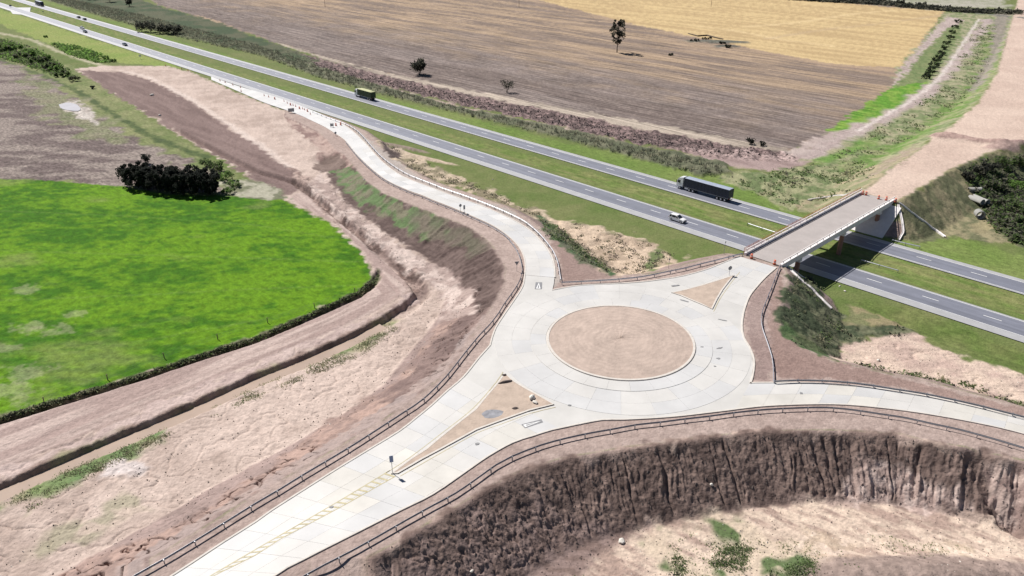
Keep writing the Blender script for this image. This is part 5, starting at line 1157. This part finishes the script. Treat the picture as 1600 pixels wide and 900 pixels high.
lumps([(1300,548),(1400,520),(1470,552),(1600,592),(1600,630),(1450,590)], 500, 37, .04, .2, 'small clods on the bare pale slope right of the junction', [M['clod'], M['rock']], [.8, .2])

def tree(name, label, cat, group, px, h, wd, leafm, seed, nleaf=900, size=.5, trunk_h=.3, nl=6, dens=None, col2=None, lean=0.0, open_=0.0):
    """tapered trunk, limbs and a crown of leaf clumps."""
    p = on(*px); root = empty(name, (p[0], p[1], zat(p)-.1)); tag(root, label, cat, group); r = rs(seed)
    mb = MB(); tr = max(.09, h*.018); pts = [Vector((0, 0, -.3))]
    for i in range(1, 6): pts.append(Vector((r.normal()*h*.012+lean*h*i/5, r.normal()*h*.012, h*.78*i/5)))
    mb.tube(pts, [tr*(1-.16*i) for i in range(6)], 7); cs, rd = [], []
    for i in range(nl):
        t = trunk_h+(1-trunk_h)*(i+.4)/nl; k = min(4, int(t*.95*5)); b0 = pts[k].lerp(pts[k+1], .5) if t < .9 else pts[4]
        an = i*2.4+r.uniform(-.5, .5); sp = wd*.5*(.35+.65*math.sin(math.pi*min(1, (t-trunk_h)/(1-trunk_h)*.85+.12)))
        e = Vector((math.cos(an)*sp*r.uniform(.4, .8)+lean*h*t, math.sin(an)*sp*r.uniform(.4, .8), h*min(.93, t+.02)))
        mid = b0.lerp(e, .5)+Vector((0, 0, -h*.02)); mb.tube([b0, mid, e], [tr*.45, tr*.3, tr*.1], 5)
        for _ in range(3):
            q = e+Vector(tuple(r.normal(size=3)))*sp*.28; cs.append((q.x, q.y, min(q.z, h*.95))); rd.append(sp*r.uniform(.28, .5)*(1-open_*.4))
    mb.build('trunk', M['bark'], root)
    T = blob(cs, rd, nleaf, size, r); T[..., 2] = np.maximum(T[..., 2], .05)
    ms = [M[leafm]]+([M[col2]] if col2 else []); link(bpy.data.objects.new('crown', tris_mesh('crown', T, ms, r.choice(2, len(T), p=[.7, .3]) if col2 else None)), root)
    return root
def bush(name, label, cat, group, px, h, wd, leafm, seed, nleaf=500, size=.45, col2=None, dy=1.0):
    p = on(*px); root = empty(name, (p[0], p[1], zat(p)-.1)); tag(root, label, cat, group); r = rs(seed); mb = MB(); cs, rd = [], []
    for i in range(7):
        an = i*2.4+r.uniform(-.4, .4); sp = wd*.5*r.uniform(.25, .72); e = Vector((math.cos(an)*sp, math.sin(an)*sp*dy, h*r.uniform(.35, .75)))
        mb.tube([Vector((0, 0, -.2)), e*.5+Vector((0, 0, h*.1)), e], [.09, .06, .02], 5); cs.append(tuple(e)); rd.append(min(wd*.33, h*.42)*r.uniform(.7, 1.1))
    mb.build('stem', M['bark'], root)
    T = blob(cs, rd, nleaf, size, r, .4); T[..., 2] = np.maximum(T[..., 2], .03)
    ms = [M[leafm]]+([M[col2]] if col2 else []); link(bpy.data.objects.new('foliage', tris_mesh('foliage', T, ms, r.choice(2, len(T), p=[.65, .35]) if col2 else None)), root)
    return root
# the lone tree and the field trees
tree('lone_tree', 'tall sparse lone tree with a forked crown standing in the stubble field', 'tree', None, (964,82), 18.5, 9.5, 'leaf_dark', 51, 2600, .6, .3, 17, col2='leaf_grey', open_=.62)
bush('round_tree', 'dense dark round tree at the edge of the ploughed strip', 'tree', None, (656,117), 9.5, 8.6, 'leaf_dark', 52, 2000, .6, 'leaf_grey')
bush('bare_bush', 'thin grey see-through bush right of the dense round tree', 'bush', None, (792,145), 7.2, 7.8, 'leaf_dark', 53, 520, .4, 'leaf_grey')
bush('small_bush', 'low dark bush at the near corner of the stubble field', 'bush', None, (1172,226), 2.6, 3.6, 'leaf_dark', 54, 260, .4)
bush('small_bush', 'tiny dark bush just right of the low one at the field corner', 'bush', None, (1190,228), 1.9, 2.4, 'leaf_dark', 55, 160, .4)
# the dark grove: two staggered rows of trees, each its own
gr_px = [(203,290),(212,295),(221,293),(230,298),(240,295),(249,301),(258,297),(267,303),(277,299),(286,305),(296,301),(305,306),(315,303),(324,307),(333,304),(216,286),(236,288),(257,290),(278,292),(299,294),(316,297),(329,299)]
G_G = 'trees of the dark grove'
for i, q in enumerate(gr_px):
    row = 'front' if i < 15 else 'back'; lb = f'dark tree of the dense grove, {ORD[i if i < 15 else i-15]} from the left in its {row} row'
    if i == 0: lb = 'leftmost dark tree of the dense grove beside the green field'
    if i == 14: lb = 'rightmost dark tree in the front row of the dense grove beside the green field'
    tree('grove_tree', lb, 'tree', G_G, q, 6.3+(i*37 % 11)*.05, 5.4, 'leaf_dark', 60+i, 1700, .45, .22, 8, col2=None)
bush('dark_bush', 'pointed dark bush behind the left end of the grove', 'bush', None, (229,256), 3.6, 4.4, 'leaf_dark', 91, 300, .45)
bush('dark_bush', 'small dark bush left of the grove', 'bush', None, (190,272), 1.8, 2.6, 'leaf_dark', 92, 180, .4)
for i, (u, v, h, w, m2, lb) in enumerate(((322,262,3,6.5,'leaf_green','green bush behind the grove, upper left one of the green cluster'), (338,268,3.6,6,'leaf_green','mid green bush behind the right end of the grove'), (352,282,3,7,'leaf_green','spreading green bush right of the grove'), (366,292,2.2,6,'weed','low pale green bush farthest right of the grove'), (358,302,1.8,5,'weed','low pale bush at the corner of the green field below the spreading one'))):
    bush('green_bush', lb, 'bush', 'bushes round the grove', (u, v), h, w, m2, 100+i, 480, .42, 'leaf_dark' if i < 2 else 'leaf_bright')
# belt of shrubs at the upper left
for i, (u, v, h, w) in enumerate(((6,82,3.2,11),(20,80,3.4,10),(34,92,3,10),(46,88,3.2,9),(58,100,3.2,10),(70,96,3,8),(80,108,3,9),(92,112,2.8,8),(100,120,2.6,7))):
    bush('belt_shrub', f'leafy dark green shrub of the upper left belt, {ORD[i]} from its left end', 'shrub', 'shrubs in the upper left belt', (u, v), h*1.25, w*1.35, 'leaf_green', 120+i, 900, .75, 'leaf_bright' if i % 2 else 'leaf_grey')
bush('belt_shrub', 'round grey green shrub at the lower right end of the upper left belt', 'shrub', 'shrubs in the upper left belt', (115,127), 3, 7, 'leaf_grey', 131, 480, .55, 'leaf_green')
bush('small_bush', 'lone small dark bush beside the haul track below the shrub belt', 'bush', None, (145,139), 1.5, 3, 'leaf_dark', 132, 160, .45)
for i, (u, v, h, w, lb) in enumerate(((72,58.5,1.6,4,'small dark shrub on the verge near the top left'), (95,73,1.3,2.6,'tiny dark shrub at the verge edge below the distant cars'), (165,93,2.2,6,'dark green shrub at the right end of the bright verge growth'), (178,97,1.8,5,'pale green shrub rightmost of the bright verge growth'))):
    bush('verge_shrub', lb, 'shrub', 'shrubs on the near verge', (u, v), h, w, 'leaf_green', 140+i, 260, .5, 'leaf_bright')
Pn = scatter([(80,68),(120,74),(165,88),(180,98),(150,98),(110,86)], 420, 145, mask=(8, .46)); r = rs(146); Tn = leaves(np.repeat(Pn, 8, 0)+r.normal(size=(len(Pn)*8, 3))*[1, 1, .3]+[0, 0, .5], .9, r)
stuff('weeds', Tn, [M['leaf_bright'], M['leaf_green']], 'bright green growth on the verge above the earthworks', np.repeat(r.choice(2, len(Pn), p=[.6, .4]), 8))
Pn = scatter([(-20,58),(20,66),(60,80),(105,112),(124,128),(100,126),(50,106),(0,90),(-20,86)], 650, 147, mask=(7, .4)); r = rs(148); Tn = leaves(np.repeat(Pn, 8, 0)+r.normal(size=(len(Pn)*8, 3))*[1, 1, .35]+[0, 0, .6], .95, r)
stuff('undergrowth', Tn, [M['leaf_green'], M['leaf_grey'], M['leaf_bright']], 'tangled green undergrowth between the shrubs of the upper left belt', np.repeat(r.choice(3, len(Pn), p=[.55, .25, .2]), 8))
# trees in the rough ground beyond the far carriageway
for i, (u, v, h, w) in enumerate(((222,50,7,10),(236,51,7.5,9),(250,53,7.5,10),(264,54,7,9),(277,55,6,8))):
    bush('thicket_tree', ['leftmost tree of the dark clump beyond the far carriageway', 'second tree of the dark clump beyond the far carriageway', 'middle tree of the dark clump beyond the far carriageway', 'fourth tree of the dark clump beyond the far carriageway', 'rightmost tree of the dark clump beyond the far carriageway'][i], 'tree', 'dark clump beyond the far carriageway', (u, v), h, w, 'leaf_dark', 150+i, 420, .9, 'leaf_grey')
for i, (u, v, h, w, lb) in enumerate(((142,1,7,12,'broad dark tree at the very top left of the rough ground'), (172,5,8,11,'dark tree at the top edge between the broad one and the narrow one'), (203,12,7,6,'narrow dark tree at the edge of the stubble field near the top left'))):
    bush('thicket_tree', lb, 'tree', None, (u, v), h, w, 'leaf_dark', 160+i, 380, 1.0, 'leaf_grey')
# thicket at the right edge
for i, (u, v, h, w, m1, lb) in enumerate(((1512,282,2.6,5,'leaf_dark','dark bush at the top left of the right hand thicket'), (1528,276,3.4,6,'leaf_dark','tall dark bush against the edge of the dirt approach'), (1546,268,3.6,6,'leaf_dark','blackish bush below the end of the dirt approach'), (1568,262,4,7,'leaf_green','dark green bush near the top of the right hand thicket'), (1592,262,4,7,'leaf_green','uppermost bush at the right frame edge'),
    (1545,294,3.2,6,'leaf_grey','grey brown bush beside the concrete pipes'), (1562,300,3.6,6,'leaf_grey','grey leafless bush in the middle of the right hand thicket'), (1588,296,3.4,7,'leaf_bright','bright green bush in the right hand thicket'), (1560,324,2.6,6,'leaf_grey','grey bush right of the open pipe mouth'), (1584,334,3,7,'leaf_green','green bush low in the right hand thicket'), (1598,352,3,6,'leaf_green','green bush at the frame edge low in the thicket'), (1570,356,2.2,6,'leaf_grey','low grey bush at the bottom of the right hand thicket'), (1592,378,2.2,6,'leaf_grey','lowest grey bush near the motorway at the right edge'))):
    bush('thicket_bush', lb, 'bush', 'bushes of the right hand thicket', (u, v), h, w, m1, 170+i, 520, .48, {'leaf_dark': 'leaf_grey', 'leaf_grey': 'leaf_green', 'leaf_green': 'leaf_grey', 'leaf_bright': 'leaf_green'}[m1])
# row of dark trees along the field ditch at the upper right, and the hedge along the far road
for i in range(13):
    t = i/12; u, v = np.interp(t, [0, .5, 1], [1497, 1470, 1447]), np.interp(t, [0, .5, 1], [36, 86, 123])
    bush('ditch_shrub', f'dark green shrub in the line along the field drain, {ORD[i]} from its far end', 'shrub', 'shrubs along the field drain', (u, v), 2.8, 6.5, 'leaf_dark', 190+i, 240, .6, 'leaf_green')
Pn = scatter([(1190,-8),(1300,-3),(1370,2),(1440,10),(1520,16),(1594,19),(1594,23),(1520,21),(1440,15),(1370,8),(1300,4),(1190,-2)], 1500, 210); r = rs(211); Tn = leaves(np.repeat(Pn, 7, 0)+r.normal(size=(len(Pn)*7, 3))*[1.5, 1.5, .6]+[0, 0, 1.1], 1.5, r)
stuff('hedge', Tn, [M['leaf_dark'], M['leaf_grey']], 'long dark hedge along the far road at the top right', np.repeat(r.choice(2, len(Pn), p=[.6, .4]), 7))
for i, (u, v, h, w) in enumerate(((1347,4,5,9),(1376,5,6,8),(1405,9,5.5,10),(1440,11,4,9))):
    bush('hedge_tree', ['leftmost taller bush standing out of the far hedge', 'second taller bush in the far hedge left of the pale pole', 'taller bush in the far hedge behind the pale pole', 'rightmost taller bush in the far hedge'][i], 'bush', 'taller bushes in the far hedge', (u, v), h, w, 'leaf_dark', 220+i, 240, 1.0, 'leaf_grey')
# brush pile on the stubble
for i, (u, v, h, w, lb) in enumerate(((1085,66,1.6,8,'left end of the dark brush pile by the golden field'), (1105,62,1.8,9,'middle heap of the dark brush pile by the golden field'), (1128,69,1.4,8,'right end of the dark brush pile by the golden field'), (1136,75,1.8,5,'separate dark heap right of the brush pile'), (1048,87,1.3,4,'small dark heap of brush right of the lone tree'))):
    bush('brush_heap', lb, 'brush heap', 'brush heaps on the stubble', (u, v), h, w, 'leaf_dark', 230+i, 260, .6, 'leaf_grey', .5)
mb = MB(); pl = [on(u, v) for u, v in ((1075,53),(1090,57),(1105,56),(1120,60),(1130,62))]; mb.tube([(p[0], p[1], zat(p)+.4) for p in pl], [.25, .4, .45, .4, .25], 8)
tag(mb.build('fallen_trunk', M['bark']), 'long fallen trunk lying along the back of the brush pile', 'log')

lumps([(420,84),(560,114),(700,145),(800,165),(900,185),(1000,206),(1130,228),(1235,243),(1130,246),(1000,224),(850,190),(700,158),(560,122)], 3200, 41, .18, .75, 'dark clods of the freshly ploughed strip beyond the motorway', [M['clod']], [1])

Pn = scatter([(592,427),(586,446),(560,464),(480,500),(400,534),(300,566),(200,599),(100,630),(0,660),(-60,680),(-60,674),(0,653),(100,623),(200,592),(300,559),(400,527),(480,493),(560,458),(582,441)], 1300, 301); r = rs(302)
Tn = leaves(np.repeat(Pn, 6, 0)+r.normal(size=(len(Pn)*6, 3))*[.25, .25, .1]+[0, 0, .12], .26, r)
stuff('weeds', Tn, [M['leaf_dark'], M['weed'], M['leaf_green'], M['reed_pale']], 'ragged weeds along the fence and dark edge drain of the green field', np.repeat(r.choice(4, len(Pn), p=[.4, .25, .2, .15]), 6))
tar = mat('tar_stain', (.23, .23, .235), .7, noise=(1.5, .3))
for u, v, a_, b_, rz_ in ((1097,542,.35,.25,0), (1125,543.5,.7,.22,.3), (1123,560,.45,.3,.1), (1117,572,.25,.2,0), (1070,470,1.1,.3,-.5), (890,633,.35,.2,0), (1055,446,1.2,.3,.3), (1130,500,1.0,.2,-.4), (745,693,.4,.3,.4), (1252,614,.3,.3,0), (905,662,.3,.2,0), (518,792,.3,.2,.2)):
    X, Y = at(u, v, ZR+.1); pts = [(X+a_*math.cos(t)*math.cos(rz_)*k-b_*math.sin(t)*math.sin(rz_)*k, Y+a_*math.cos(t)*math.sin(rz_)*k+b_*math.sin(t)*math.cos(rz_)*k) for t, k in ((2*math.pi*i/11, random.uniform(.6, 1.15)) for i in range(11))]
    sheet('tar_stain', pts, ZR+.105, tar, junction)
